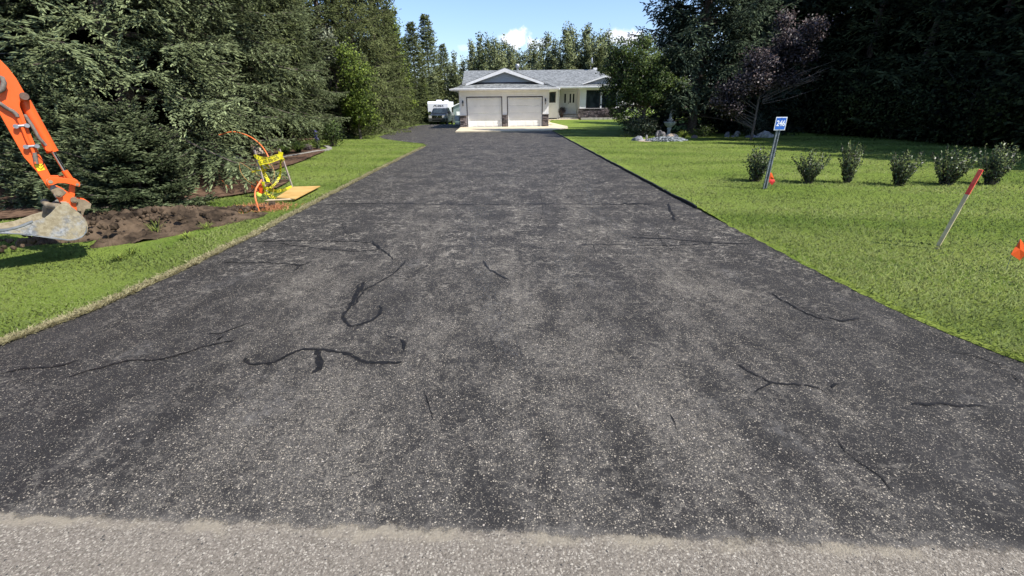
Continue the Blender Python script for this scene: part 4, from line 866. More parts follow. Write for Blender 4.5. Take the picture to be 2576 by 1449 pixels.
flag(*zs(200,1380),[zs(228,1080),zs(262,1110),zs(298,1200),zs(250,1212),zs(190,1195),zs(182,1170)],'orange marker flag leaning on the sign post, the upper of two',M_fo)
flag(*zs(240,1400),[zs(210,1212),zs(300,1208),zs(318,1245),zs(262,1312),zs(205,1255)],'red marker flag beside the sign post, the lower of two',M_fr)
# ================================================================== taped stakes
def z6(x,y): return ((980+x/5.367)/1.5652,(570+y/5.367)/1.5652)
def z4(x,y): return ((650+x/3.623)/1.5652,(450+y/3.623)/1.5652)
M_lath=varied('raw_pine',(.50,.38,.22),(.62,.50,.33),14,.75,6,.3,.003); M_lathg=varied('grey_pine',(.34,.27,.24),(.44,.37,.33),14,.8,6,.3,.003)
def lath(pb,pt,label,w=.03,m=M_lath,t=.02,Y=None,dy=0,grp='wooden stakes holding the caution tape'):
    b=Vector(G(*pb)); tp=Vector(atY(*pt,b.y+dy)); A=tp-b; ax=A.normalized(); rx=Vector((.9,-.3,0)); rx=(rx-ax*rx.dot(ax)).normalized(); ry=ax.cross(rx)
    mb=MB(); mb.prism([(-w/2,-t/2),(w/2,-t/2),(w/2,t/2),(-w/2,t/2)],lambda u,v,q:rx*u+ry*v+ax*q,-.05,A.length,.002); o=mb.obj('wooden_stake',m); o.location=b; tag(o,label,'stake',grp); return b,tp
b1,t1=lath(z6(412,1140),z6(118,112),'left of the three taped stakes, greyish and nearest the driveway edge pipe',m=M_lathg)
b2,t2=lath(z6(362,700),z6(497,155),'middle taped stake, pale yellow wood leaning the opposite way')
b3,t3=lath(z6(918,895),z6(646,88),'right of the three taped stakes, tallest, standing at the plywood board',m=M_lathg)
# caution tape
M_tape=mat('yellow_tape',(.80,.72,.03),.35); n=N(M_tape); tr=n.n('ShaderNodeBsdfTranslucent'); tr.inputs[0].default_value=(.8,.7,.05,1); ms=n.n('ShaderNodeMixShader'); ms.inputs[0].default_value=.3; n.l(n.b.outputs[0],ms.inputs[1]); n.l(tr.outputs[0],ms.inputs[2]); n.l(ms.outputs[0],n.t.nodes['Material Output'].inputs[0])
M_ink=mat('black_print',(.015,.015,.012),.5)
Tp=empty('caution_tape',tuple(b1),'yellow caution tape with black lettering wound round the three stakes','tape')
txt=text_mesh('CAUTION',.075,M_ink,.002,0); TV=np.array([v.co[:2] for v in txt.vertices]); TF=[tuple(p.vertices) for p in txt.polygons]; tw=TV[:,0].max()-TV[:,0].min()
tapeM=MB(); inkM=MB(); inkB=MB()
def tape(pts,Ys,w=.07,twist=(0,0),text=True,seed=0):
    n_=len(pts); P=[np.array(atY(*z6(*p),Y)) for p,Y in zip(pts,Ys)]; P=smooth_path(P,.02); P=[Vector(p) for p in P]; m_=len(P); s=[0]
    for a,b in zip(P,P[1:]): s.append(s[-1]+(b-a).length)
    Up=[]
    for i,p in enumerate(P):
        d=(P[min(i+1,m_-1)]-P[max(i-1,0)]).normalized(); view=(p-Vector(CC)).normalized(); up=view.cross(d); 
        if up.length<.05: up=Vector((0,0,1))
        up.normalize(); 
        if abs(d.z)<.8 and up.z<0: up=-up
        t=twist[0]+(twist[1]-twist[0])*i/(m_-1)+.5*noise.noise(Vector((s[i]*5,seed,0)))
        up=Matrix.Rotation(t,3,d)@up; Up.append(up)
    vs=[p+u*w/2 for p,u in zip(P,Up)]+[p-u*w/2 for p,u in zip(P,Up)]
    tapeM.add(vs,[(i,i+1,m_+i+1,m_+i) for i in range(m_-1)],True)
    if text:
        k=0; st=.03
        while st+tw<s[-1]-.02:
            loc=[];locb=[]
            for x,y in TV:
                q=min(max(st+(x+tw/2),0),s[-1]-1e-4); i=max(0,min(m_-2,int(np.searchsorted(s,q))-1)); f=(q-s[i])/(s[i+1]-s[i]); p=P[i].lerp(P[i+1],f); u=Up[i].lerp(Up[i+1],f)
                d=(P[i+1]-P[i]).normalized(); nn=d.cross(u).normalized(); nn=nn if nn.dot(p-Vector(CC))<0 else -nn
                fl=1 if (P[i+1]-P[i]).dot(Vector((1,-.2,-.6)))>0 else 1
                loc.append(p+u*y*fl+nn*.0015); locb.append(p+u*y*fl-nn*.0015)
            inkM.add(loc,TF); inkM.add(locb,TF); st+=tw+.06
Y1,Y2,Y3=b1.y,b2.y,b3.y
tape([(110,250),(160,240),(240,275),(340,298),(400,300)],[Y1-.02]*2+[Y1+.1,Y1+.5,Y1+.9],.06,seed=1)
tape([(160,262),(260,290),(380,300),(480,280),(590,240),(680,225)],[Y1-.02,Y1,Y1+.3,Y1+.7,Y3-.3,Y3-.03],.07,seed=2)
tape([(205,390),(300,365),(400,350),(520,315),(650,265),(700,260)],[Y1-.03,Y1,Y1+.3,Y1+.7,Y3-.2,Y3-.03],.085,seed=3)
tape([(225,395),(270,500),(330,620),(390,720),(410,785)],[Y1,Y1+.1,Y1+.2,Y1+.2,Y1+.1],.06,(.3,-.5),seed=4)
tape([(675,150),(670,220),(690,280),(740,335)],[Y3-.03]*4,.09,(0,.6),False,5)
tape([(672,260),(672,380),(670,480),(665,580),(650,690)],[Y3-.05]*5,.05,(.9,.5),True,6)
tape([(640,690),(590,780),(510,860),(440,930)],[Y3-.3,Y3-.4,Y3-.5,Y3-.7],.05,(.2,-.4),True,7)
tape([(310,915),(400,925),(480,960),(590,978),(700,960),(800,930),(912,885)],[Y1-.02,Y1-.05,Y1+.1,Y1+.4,Y1+.7,Y1+1,Y3-.04],.06,(.2,0),True,8)
tape([(340,1000),(420,1060),(540,1130),(640,1180),(730,1190),(830,1160),(900,1080),(945,980),(920,895)],[Y1-.04,Y1-.03,Y1,Y1+.1,Y1+.2,Y1+.3,Y1+.5,Y1+.8,Y3-.05],.06,(.1,0),True,9)
tape([(250,545),(320,530),(400,540)],[Y1-.03,Y1+.3,Y1+.8],.035,(0,.4),False,10)
tape([(60,580),(120,555),(210,545),(250,545)],[Y1+.3,Y1+.1,Y1,Y1-.03],.03,(0,.9),False,11)
tape([(300,780),(310,850),(320,920),(350,1000)],[Y1-.05]*4,.06,(.2,1.2),True,12)
tape([(320,385),(370,430),(410,490),(410,520)],[Y1+.3,Y1+.5,Y1+1,Y1+1.2],.06,(.2,1.2),True,13)
def tp_(o): o.parent=Tp; o.matrix_parent_inverse=Matrix.Translation(-b1); return o
t_=tp_(tapeM.obj('tape_strip',M_tape)); o=inkM.obj('lettering',M_ink); o.parent=t_; o.matrix_parent_inverse=Matrix.Identity(4)
# plywood board + broken stake
cn=[Vector(G(*z6(*p),.05)) for p in ((575,1112),(930,885),(1508,868),(975,1142))]
mb=MB(); mb.add([c for c in cn]+[c-Vector((0,0,.014)) for c in cn],[(0,1,2,3),(7,6,5,4),(0,4,5,1),(1,5,6,2),(2,6,7,3),(3,7,4,0)])
bm=bmesh.new(); 
tag(mb.obj('plywood_board',varied('weathered_plywood',(.44,.26,.075),(.56,.35,.12),3,.8,6,.2,.004)),'tan plywood board lying on the grass at the foot of the taped stakes','board')
a=Vector(G(*z6(335,1180),.03)); b=Vector(G(*z6(960,1152),.03)); mb=MB(); mb.tube([a,a+(b-a)*.1,b],[.004,.02,.022],4); tag(mb.obj('lath_board',M_lath),'pointed pine lath lying flat in front of the plywood board','board')
# orange conduit, cables
M_cond=varied('orange_conduit',(.72,.17,.05),(.80,.24,.09),6,.45)
def pipe(name,pts,Ys,r,m,label,cat,zf=z4):
    P=smooth_path([np.array(atY(*zf(*p),Y)) for p,Y in zip(pts,Ys)],.06); mb=MB(); mb.tube([Vector(p) for p in P],r,10); return tag(mb.obj(name,m),label,cat)
pipe('orange_conduit',[(760,300),(890,262),(980,250),(1080,268),(1220,325),(1340,412),(1420,510),(1470,605),(1490,720)],[11.2,11.2,11.2,11.2,11.1,11,10.9,10.8,10.8],.015,M_cond,'long orange conduit arching out of the spruce above the tape','conduit')
yb_=G(*z4(1342,1380))[1]
pipe('orange_conduit',[(1380,935),(1345,985),(1300,1060),(1283,1140),(1293,1220),(1318,1310),(1342,1385)],[yb_+.25,yb_+.2,yb_+.1,yb_+.05,yb_,yb_,yb_],.014,M_cond,'short orange conduit curving up out of the ground beside the left stake','conduit')
M_cab=mat('copper_cable',(.50,.27,.09),.5)
pipe('cable_loop',[(1400,925),(1250,805),(1120,715),(1062,690),(1066,780),(1100,860),(1180,950),(1300,1000),(1420,1006),(1520,962),(1557,870),(1545,770),(1490,690)],[8.9,9.1,9.2,9.2,9.2,9.1,9,8.9,8.9,8.9,8.9,9.0,9.1],.0035,M_cab,'thin copper coloured cable looping round the taped stakes','cable')
pipe('cable_loop',[(1500,970),(1540,1030),(1545,1100),(1520,1170)],[8.7,8.7,8.7,8.6],.003,M_cab,'thin cable end dropping to the grass behind the left stake','cable')
pipe('orange_rod',[(812,945),(860,1005),(975,1128)],[G(*z4(812,945))[1]-.5,G(*z4(860,1005))[1]-.2,G(*z4(975,1128))[1]],.014,M_cond,'orange rod lying in the shade under the spruce','rod')
mb=MB(); c0=Vector(G(*z6(265,1090))); 
rng=random.Random(2)
for k in range(7):
    a=c0+Vector((0,0,.05)); b=a+Vector((rng.uniform(-.12,.12),rng.uniform(-.05,.05),rng.uniform(.05,.32))); c=b+Vector((rng.uniform(-.05,.08),0,-.08))
    for p,q in ((a,b),(b,c)): d=(q-p).normalized().cross(Vector((0,1,0)))*.012; mb.quad(p-d,p+d,q+d,q-d)
tag(mb.obj('flagging_ribbon',M_fo),'tangle of orange flagging ribbon at the foot of the left stake','ribbon')
rock('glove',G(*z6(235,1085)),(.16,.12,.10),5,mat('lime_cloth',(.45,.60,.08),.8),'lime green crumpled cloth on the grass beside the orange ribbon',sub=3)['category']='cloth'
# stone edging and small plants of the left bed
mb=MB(); P=[G(*p)[:2] for p in ((706,398),(745,391),(790,383),(825,377),(829,373),(818,368))]; P=smooth_path(P,.25); rng=random.Random(1)
for a,b in zip(P,P[1:]):
    d=b-a; L_=np.linalg.norm(d); rot=Matrix.Translation((a[0],a[1],0))@Matrix.Rotation(math.atan2(d[1],d[0]),4,'Z'); mb.bbox(.01,L_-.01,-.09,.09,-.03,.045+rng.uniform(-.01,.012),.015,rot)
tag(mb.obj('stone_edging',varied('pale_edging_stone',(.20,.19,.165),(.30,.285,.25),10,.9,7,.5,.01)),'pale stone kerb edging the flower bed below the left spruces','edging')
for i,(px,py,d,m,l) in enumerate(((600,381,(.7,.5,.35),M_rg,'grey boulder half hidden behind the taped stakes'),(648,388,(.45,.35,.42),M_rt,'pinkish tan boulder behind the top of the taped stakes'),(632,374,(.5,.4,.3),M_rt,'tan rock under the spruce boughs beyond the stakes'),(578,402,(.8,.4,.12),M_rw,'flat pale stone slab under the spruce boughs'))):
    rock('boulder',G(px,py),d,30+i,m,l)
# ================================================================== vegetation
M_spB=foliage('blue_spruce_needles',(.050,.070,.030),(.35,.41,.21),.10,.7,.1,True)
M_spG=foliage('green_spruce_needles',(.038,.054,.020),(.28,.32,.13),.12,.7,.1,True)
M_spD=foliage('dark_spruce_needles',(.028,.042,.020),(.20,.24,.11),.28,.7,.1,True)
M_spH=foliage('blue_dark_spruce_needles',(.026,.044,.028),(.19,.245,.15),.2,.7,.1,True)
M_asp=foliage('aspen_leaves',(.09,.12,.045),(.38,.42,.21),.25,.6,.2,True)
M_yel=foliage('yellow_green_leaves',(.09,.14,.025),(.34,.42,.08),.30,.6,.2,True)
M_app=foliage('glossy_green_leaves',(.026,.052,.014),(.155,.215,.055),.25,.5,.3,True)
M_pur=foliage('purple_leaves',(.030,.022,.023),(.30,.235,.235),.15,.5,.35,True)
M_dog=foliage('variegated_leaves',(.05,.075,.04),(.42,.45,.32),.2,.6,.2,True)
M_hol=foliage('bush_leaves',(.042,.072,.020),(.23,.29,.12),.2,.45,.4,True)
M_bark=varied('spruce_bark',(.06,.045,.038),(.17,.14,.12),14,.95,8,.9,.03); M_barkw=varied('pale_aspen_bark',(.30,.29,.25),(.50,.48,.42),5,.8,6,.4,.01); M_twig=varied('dead_twigs',(.16,.13,.11),(.28,.24,.21),9,.9)
def quads_from_shoots(P,D,Ln,Wd,rng,cross=True,sag=0):
    """rhombic blades along direction D"""
    n=len(P); D=norm(D); r=rng.normal(size=(n,3)); A=norm(np.cross(D,r)); B=np.cross(D,A)
    tip=P+D*Ln[:,None]; mid=P+D*(Ln*.45)[:,None]
    Q=[np.stack([P,mid+A*Wd[:,None]/2,tip,mid-A*Wd[:,None]/2],1)]
    if cross: Q.append(np.stack([P,mid+B*Wd[:,None]/2,tip,mid-B*Wd[:,None]/2],1))
    return np.concatenate(Q),(2 if cross else 1)
def spruce(seed,H,R,z0=.4,whorl=.36,nb=7,bs=.11,sp=.075,sl=.105,sw=.034,droop=.3,mask=None,hang=.35,inner=.15,shape=.8,wood=True,power=1.0):
    rng=np.random.default_rng(seed); Pp=[];Dd=[];Tt=[];wood_=MB(); z=z0; k=0
    SB=[];SD=[];SL=[];ST=[]
    while z<H-.15:
        t=(z-z0)/(H-z0); nbb=nb if t<.85 else 5
        az0=rng.uniform(0,6.28)
        for j in range(nbb):
            az=az0+6.283*j/nbb+rng.uniform(-.3,.3); l=max(.14,R*(1-t)**shape*rng.uniform(.72,1.12)+.08); zz=z+rng.uniform(-.5,.5)*whorl
            if mask is not None and not mask(az,zz): continue
            e0=.75*t-.12+rng.uniform(-.1,.1); m=max(4,int(l/bs)); s=np.linspace(0,1,m+1)
            dirh=np.array([math.cos(az),math.sin(az),0]); side=np.array([-math.sin(az),math.cos(az),0])
            lat=rng.uniform(-.12,.12)*l
            pts=np.outer(s*l,dirh)+np.outer(lat*s*s,side); pts[:,2]=zz+l*(e0*s-droop*(1-t*.7)*s**1.6+.22*s**3.2)
            if wood: 
                ii=np.unique(np.linspace(0,m,5).astype(int)); wood_.tube([pts[i] for i in ii],[max(.004,.004+.010*l*(1-i/m)) for i in ii],5,False)
            tan=norm(np.gradient(pts,axis=0)); 
            sel=s>inner; q=pts[sel]; tg=tan[sel]; sv_=s[sel]
            for sg in (-1,1):
                ang=rng.uniform(.75,1.15,len(q)); d=tg*np.cos(ang)[:,None]+side*sg*np.sin(ang)[:,None]; d[:,2]-=hang*rng.uniform(-.5,1.9,len(q))
                bl=(.46*l*(1-sv_)**.75*rng.uniform(.6,1.15,len(q))+.12); bl=np.minimum(bl,.95)
                SB.append(q);SD.append(norm(d));SL.append(bl);ST.append(sv_)
            # the leading shoot line itself
            SB.append(q);SD.append(tg);SL.append(np.full(len(q),bs*1.3));ST.append(sv_)
        z+=whorl*rng.uniform(.8,1.2)*(1-.45*t)
    SB=np.concatenate(SB);SD=np.concatenate(SD);SL=np.concatenate(SL);ST=np.concatenate(ST)
    cnt=np.maximum(1,(SL/sp).astype(int)); idx=np.repeat(np.arange(len(SB)),cnt); off=np.concatenate([np.arange(c)/c for c in cnt]) if len(cnt) else np.zeros(0)
    u=off+rng.uniform(0,.5,len(off))/np.repeat(cnt,cnt)
    b=SB[idx];d=SD[idx];l=SL[idx]; sag=-(u*l)**2*hang*.5
    P=b+d*(u*l)[:,None]; P[:,2]+=sag; P+=rng.normal(size=P.shape)*.012
    up=np.array([0,0,1.]); sd=norm(np.cross(d,up)); sg=np.where(rng.random(len(P))<.5,-1,1)[:,None]
    last=(u>.8)[:,None]
    D=d*np.where(last,1.,.75)+sd*sg*np.where(last,.15,.65)+up*rng.uniform(-.25,.35,(len(P),1)); D[:,2]-=.15*hang
    Ln=sl*rng.uniform(.65,1.25,len(P)); Wd=sw*rng.uniform(.75,1.25,len(P))
    Q,rep=quads_from_shoots(P,D,Ln,Wd,rng)
    rad=norm(P*np.array([1,1,0])+1e-6); NR=norm(rad*.75+np.array([0,0,.75])+norm(D)*.25+rng.normal(size=P.shape)*.38); NR=np.tile(NR,(rep,1))
    clump=np.array([noise.noise(Vector((p[0]*.9,p[1]*.9,p[2]*.9))) for p in SB])[idx]
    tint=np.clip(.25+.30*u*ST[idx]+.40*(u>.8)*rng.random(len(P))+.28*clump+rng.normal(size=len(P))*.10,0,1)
    wood_.tube([(0,0,-1.3),(0,0,H*.3),(.03,0,H*.65),(0,0,H)],[.012*H+.03,.009*H+.02,.005*H+.01,.005],9,False)
    return Q,(np.tile(tint,rep),NR),wood_
class Proto: pass
def make(name,Q,T,wood,mleaf,mbark,cname='crown'):
    T,NR=T if isinstance(T,tuple) else (T,None)
    p=Proto(); p.crown=qmesh(name+'_'+cname,Q,T,mleaf,NR); p.trunk=wood.mesh(name+'_trunk',mbark); p.cn=cname; return p
NT=[0]
def tree(name,p,x,y,h,label,cat,group=None,rz=0,base=1.0,sxy=None,dz=0,lean=(0,0)):
    """h = scale factor"""
    s=h; r=empty(name,(x,y,TZ(x,y)+dz),label,cat,group); r.rotation_euler=(lean[0],lean[1],rz); r.scale=((sxy or s),(sxy or s),s)
    for nm,me in (('trunk',p.trunk),(p.cn,p.crown)):
        if me is None: continue
        o=bpy.data.objects.new(nm,me); link(o,r)
    return r
Xp=lambda px,Y: float(atY(px,264,Y)[0])
# prototypes -------------------------------------------------------
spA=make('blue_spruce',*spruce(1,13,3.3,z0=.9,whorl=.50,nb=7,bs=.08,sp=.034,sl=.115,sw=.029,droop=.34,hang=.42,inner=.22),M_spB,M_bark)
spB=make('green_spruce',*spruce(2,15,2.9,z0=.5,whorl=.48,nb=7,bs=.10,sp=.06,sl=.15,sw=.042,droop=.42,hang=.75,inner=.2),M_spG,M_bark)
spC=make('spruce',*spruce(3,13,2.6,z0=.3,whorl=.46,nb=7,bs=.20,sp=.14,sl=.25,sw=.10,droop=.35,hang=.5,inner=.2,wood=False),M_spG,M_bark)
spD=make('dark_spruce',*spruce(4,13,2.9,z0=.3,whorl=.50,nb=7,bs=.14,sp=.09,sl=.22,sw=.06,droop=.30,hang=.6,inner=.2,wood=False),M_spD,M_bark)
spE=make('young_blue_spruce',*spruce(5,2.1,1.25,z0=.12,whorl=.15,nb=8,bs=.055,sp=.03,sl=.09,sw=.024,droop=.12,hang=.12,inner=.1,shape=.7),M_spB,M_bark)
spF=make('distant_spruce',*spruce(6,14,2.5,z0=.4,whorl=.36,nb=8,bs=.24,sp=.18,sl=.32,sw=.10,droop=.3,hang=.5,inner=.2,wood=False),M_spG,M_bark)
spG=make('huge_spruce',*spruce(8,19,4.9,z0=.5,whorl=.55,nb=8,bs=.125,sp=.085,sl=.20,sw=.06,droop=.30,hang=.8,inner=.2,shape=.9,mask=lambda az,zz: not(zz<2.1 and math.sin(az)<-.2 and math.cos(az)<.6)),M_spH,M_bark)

GL='spruces along the left side of the driveway'
LEFT=[(spA,Xp(325,10.6),10.6,1.0,'big blue-green spruce whose dark trunk shows behind the excavator arm and young spruce',0.3),
(spA,Xp(60,12.5),12.5,1.1,'tall blue-green spruce in the top left corner, behind the excavator arm',2.2),
(spA,Xp(505,14.6),14.6,1.05,'blue-green spruce reaching over the orange conduit and the taped stakes',4.0),
(spB,Xp(655,19.8),19.8,.95,'green spruce standing behind the flower bed with the stone kerb',1.0),
(spA,Xp(725,22.0),21.8,.85,'bluish spruce right above the tip of the stone kerbed flower bed',5.1),
(spB,Xp(835,27.5),27.5,1.0,'dark tall spruce left of the bright yellow-green shrub tree',2.9),
(spB,Xp(905,31),31,1.05,'tall spruce with drooping boughs behind the yellow-green shrub tree',.7),
(spB,Xp(960,36.5),36.5,.95,'drooping green spruce where the lawn narrows left of the parking pad',3.6),
(spC,Xp(985,42),42,.95,'green spruce just left of the pale birch in the left tree row',1.9),
(spC,Xp(1030,49),49,.62,'short green spruce close left of the pickup',.2),
(spF,Xp(997,52),52,.80,'pointed spruce whose tip rises left of the blue sky gap',4.4),
(spF,Xp(1050,62),62,.82,'slim spruce with its tip just left of the tallest pointed spruce',2.0),
(spF,Xp(1085,77),77,1.08,'tall pointed spruce rising straight behind the camper',3.1),
(spF,Xp(1122,82),82,.84,'shorter spruce right of the tall pointed spruce behind the camper',1.1)]
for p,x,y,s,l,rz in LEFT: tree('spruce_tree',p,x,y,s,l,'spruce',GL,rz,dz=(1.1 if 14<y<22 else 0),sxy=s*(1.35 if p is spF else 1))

# deeper filler behind them
FILL=[(spA,-13.5,14.5,1.0),(spB,-12.5,18.5,1.1),(spB,-16.5,13,1.2),(spC,-14,22.5,1.2),(spC,-14.5,27.5,1.2),(spC,-15,33,1.2),(spC,-15.5,39,1.1),(spC,-14.6,45,1.0),(spC,-15.3,52,1.0),(spC,-15,60,1.0),(spC,-19,20,1.3),(spC,-21,27,1.3),(spC,-21,15,1.3),(spC,-17,10,1.2),(spF,-15.5,70,1.0),(spF,-19,40,1.3),(spF,-20,50,1.3),(spA,-17,7,1.1)]
for i,(p,x,y,s) in enumerate(FILL): tree('spruce_tree',p,x,y,s,'dark spruce in the shaded second row behind the left spruces','spruce','shaded spruces behind the left row',i*1.3)
# young spruce in front
q=G(352,548); tree('spruce_tree',spE,q[0]-.2,q[1]+.45,.80,'small young blue spruce directly behind the earth heap','spruce',None,.4)
tree('spruce_tree',spE,Xp(150,8.4),8.6,.86,'low blue spruce behind the excavator bucket','spruce',None,2.4)
tree('spruce_tree',spE,Xp(30,7.8),8.6,.95,'low dark spruce at the left edge below the excavator arm','spruce',None,3.4)
# broadleaf crowns -------------------------------------------------
def crown(seed,blobs,n,leaf,clump=.28,per=40,asp=.7,surf=.55,tintb=.35,up=.2):
    """blobs: (cx,cy,cz,rx,ry,rz); leaves gathered in clumps round twigs"""
    rng=np.random.default_rng(seed); B=np.array(blobs); vol=(B[:,3]*B[:,4]*B[:,5])**.75; nc=max(1,n//per); bi=rng.choice(len(B),nc,p=vol/vol.sum())
    d=norm(rng.normal(size=(nc,3))); r=rng.random(nc)**surf; C_=B[bi,:3]+d*B[bi,3:]*r[:,None]
    ci=np.repeat(np.arange(nc),per); P=C_[ci]+rng.normal(size=(nc*per,3))*clump*np.array([1,1,.75])
    out=norm(P-B[bi][ci,:3]); D=norm(rng.normal(size=P.shape)*.8+out*.5+np.array([0,0,up-.4])); Ln=leaf*rng.uniform(.6,1.25,len(P))
    Q,_=quads_from_shoots(P,D,Ln,Ln*asp,rng,False)
    ct=rng.normal(size=nc)*.16; T=np.clip(tintb+ct[ci]+rng.normal(size=len(P))*.2,0,1)
    NR=norm(out*.6+norm(C_[ci]-np.array([0,0,B[:,2].mean()]))*.35+np.array([0,0,.35])+rng.normal(size=P.shape)*.55)
    return Q,(T,NR),C_
def limbs(H,C_,r0,seed,split=.35,n=26,bow=.1):
    rng=np.random.default_rng(seed); mb=MB(); mb.tube([(0,0,-.2),(.02*H*.1,0,H*.3),(0,.02,H*.6),(0,0,H*.85)],[r0,r0*.8,r0*.5,r0*.15],9,False)
    for i in rng.choice(len(C_),min(n,len(C_)),replace=False):
        c=C_[i]; zb=min(H*.8,max(H*.12,c[2]-.55*np.hypot(c[0],c[1])-.3)); a=np.array([0,0,zb]); m=(a+c)/2+np.array([0,0,-bow*H*.3])+rng.normal(size=3)*.08
        mb.tube([a,m,c],[r0*.35,r0*.2,r0*.06],5,False)
    return mb
# aspens behind the house
ASP=[]
for k in range(4):
    rng=np.random.default_rng(40+k); bl=[]
    for i in range(16):
        t=i/15; z=3+9*t; w=(1.35*(1-t)**.6+.22)*rng.uniform(.7,1.15); a=rng.uniform(0,6.28); o_=.45*w*rng.uniform(.2,1); bl.append((o_*math.cos(a),o_*math.sin(a),z,w*.8,w*.8,.75))
    Q,T,C_=crown(50+k,bl,5200,.25,.22,12,.8,.6,.42,.5); ASP.append(make('aspen',Q,T,limbs(12,C_,.10,k,n=14),M_asp,M_barkw))
z3=lambda x,y:((1700+x/3.22)/1.5652,(60+y/3.22)/1.5652)
tops=[(280,465),(380,545),(490,330),(545,440),(612,225),(690,258),(735,360),(790,260),(850,330),(912,280),(962,400),(1012,355),(1060,440),(1105,455),(1170,480),(1245,330),(1312,310),(1390,330),(1470,240),(1560,280),(1620,350),(1712,120),(1768,140),(1822,185),(1880,330),(1955,160),(1995,125),(2052,205),(2100,300),(2150,212),(2198,250),(2240,162),(2290,330),(2330,340),(2400,430),(2470,470)]
for i,(x,y) in enumerate(tops):
    Y=74+ (i*37%7)*1.3; px,py=z3(x,y); tp=atY(px,py,Y); s=(tp[2]-TZ(tp[0],Y)+.2)/12.3
    w='pointed' if i%2 else 'slender'
    tree('aspen_tree',ASP[i%4],tp[0],Y,s,f'{w} green aspen with pale trunk behind the house, number {i+1} counting from the left','aspen','aspens behind the house',i*1.7,sxy=max(s,.85)*(.9+.25*((i*13)%5)/5))
# lower fill between them
for i in range(16):
    x=-13+i*2.6; tree('aspen_tree',ASP[i%4],x,71+(i%3)*1.5,.52+.08*(i%3),'low leafy young aspen filling the wood edge right behind the roof','aspen','low aspens behind the roof',i*.9,sxy=1.0)
for i in range(18):
    tree('aspen_tree',ASP[(i+1)%4],-14+i*2.9,86+(i%4),.62+.1*(i%2),'aspen deep in the wood behind the front aspens','aspen','deep aspens behind the house',i*.9,sxy=1.3)
tree('spruce_tree',spF,atY(*z3(2140,430),72)[0],72,.64,'dull yellowish spruce in front of the aspens left of the satellite dish','spruce',None,1.0)
# left broadleaf trees
Q,T,C_=crown(70,[(0,0,2.0,1.0,1.0,.9),(.25,-.2,3.1,.85,.85,.8),(-.2,.2,4.1,.6,.6,.7),(.3,0,1.1,.9,.9,.6)],9000,.11,.16,18,.7,.5,.5); Yl=make('shrub_tree',Q,T,limbs(4.6,C_,.07,1),M_yel,M_bark)
tree('shrub_tree',Yl,Xp(896,25.5),25.5,1.0,'bright yellow-green leafy tree standing out against the left spruces','tree',None,.3)
Q,T,C_=crown(71,[(0,0,4.6,.55,.55,.6),(.1,.1,3.9,.6,.6,.5),(-.2,0,5.1,.4,.4,.4)],2600,.13,.15,14,.6,.5,.62); Sv=make('silver_shrub_tree',Q,T,limbs(5,C_,.06,3),M_dog,M_bark)
tree('shrub_tree',Sv,Xp(852,26.5),26.5,1.0,'silvery pale-leaved treetop just left above the yellow-green tree','tree',None,0)
bl=[(0,0,2+i*.9,1.3*(1-i/11)+.25,1.3*(1-i/11)+.25,.8) for i in range(10)]
Q,T,C_=crown(72,bl,11000,.16,.22,18,.7,.5,.45); Pb=make('birch',Q,T,limbs(10.5,C_,.09,3),M_yel,M_barkw)
tree('birch_tree',Pb,Xp(1008,45),45,.92,'tall light yellow-green birch among the dark left spruces','birch',None,0)
tree('birch_tree',Pb,Xp(1072,70),70,.55,'short yellow-green birch low in front of the pointed spruce, left of the camper','birch',None,2)
# shrubs under left trees
def shrub(name,m,x,y,r,h,leaf,n,label,cat,group=None,tb=.4,seed=0,clump=.1,surf=.45):
    Q,T,C_=crown(seed+300,[(0,0,h*.5,r,r*.9,h*.5),(r*.2,-r*.1,h*.68,r*.6,r*.6,h*.32)],n,leaf,clump,12,.6,surf,tb,.6)
    mb=MB(); rng=np.random.default_rng(seed)
    for i in rng.choice(len(C_),min(18,len(C_)),replace=False): mb.tube([(C_[i][0]*.15,C_[i][1]*.15,-.03),C_[i]*np.array([.6,.6,.6]),C_[i]],[.012,.009,.004],5,False)
    p=make(name,Q,T,mb,m,M_bark); p.cn='foliage'
    r_=empty(name,(x,y,TZ(x,y)),label,cat,group); link(bpy.data.objects.new('stems',p.trunk),r_); link(bpy.data.objects.new('foliage',p.crown),r_); return r_
q=G(815,372); shrub('shrub',M_app,q[0]+.05,q[1]+.9,.55,1.05,.07,2600,'bushy green shrub at the far tip of the stone kerbed bed','shrub',seed=1,tb=.6)
q=G(880,338); shrub('shrub',M_app,q[0]-.9,q[1]+1.5,1.3,2.4,.12,5200,'dark green shade shrub beneath the yellow-green tree','shrub',seed=2,tb=.2)
q=G(770,381); shrub('shrub',M_pur,q[0],q[1]+.15,.20,.26,.035,1400,'small round dark purple plant behind the stone kerb','plant',seed=3,tb=.5,clump=.03)
q=G(745,388); 
def tuft(name,x,y,r,h,n,m,label,cat,seed=0,w=.02,group=None):
    rng=np.random.default_rng(seed); Q=[];T=[]
    for i in range(n):
        az=rng.uniform(0,6.28); l=h*rng.uniform(.6,1.1); out=r*rng.uniform(.3,1.1); a=np.array([math.cos(az),math.sin(az),0]); s=np.array([-a[1],a[0],0]); b=a*rng.uniform(0,.06)
        P=[b+a*out*t**1.4+np.array([0,0,l*(1.15*t-.5*t*t*(out/r))]) for t in (0,.35,.7,1)]; W_=[w*.7,w,w*.7,w*.1]
        for k in range(3): Q.append([P[k]-s*W_[k]/2,P[k]+s*W_[k]/2,P[k+1]+s*W_[k+1]/2,P[k+1]-s*W_[k+1]/2]); T.append(rng.uniform(.3,.9))
    me=qmesh(name,np.array(Q),T,m); o=link(bpy.data.objects.new(name,me)); o.location=(x,y,TZ(x,y)+.01); return tag(o,label,cat,group)
tuft('perennial_plant',q[0]-.05,q[1]+.35,.55,.5,170,M_app,'clump of strappy green perennials behind the stone kerb','plant',1,.03)
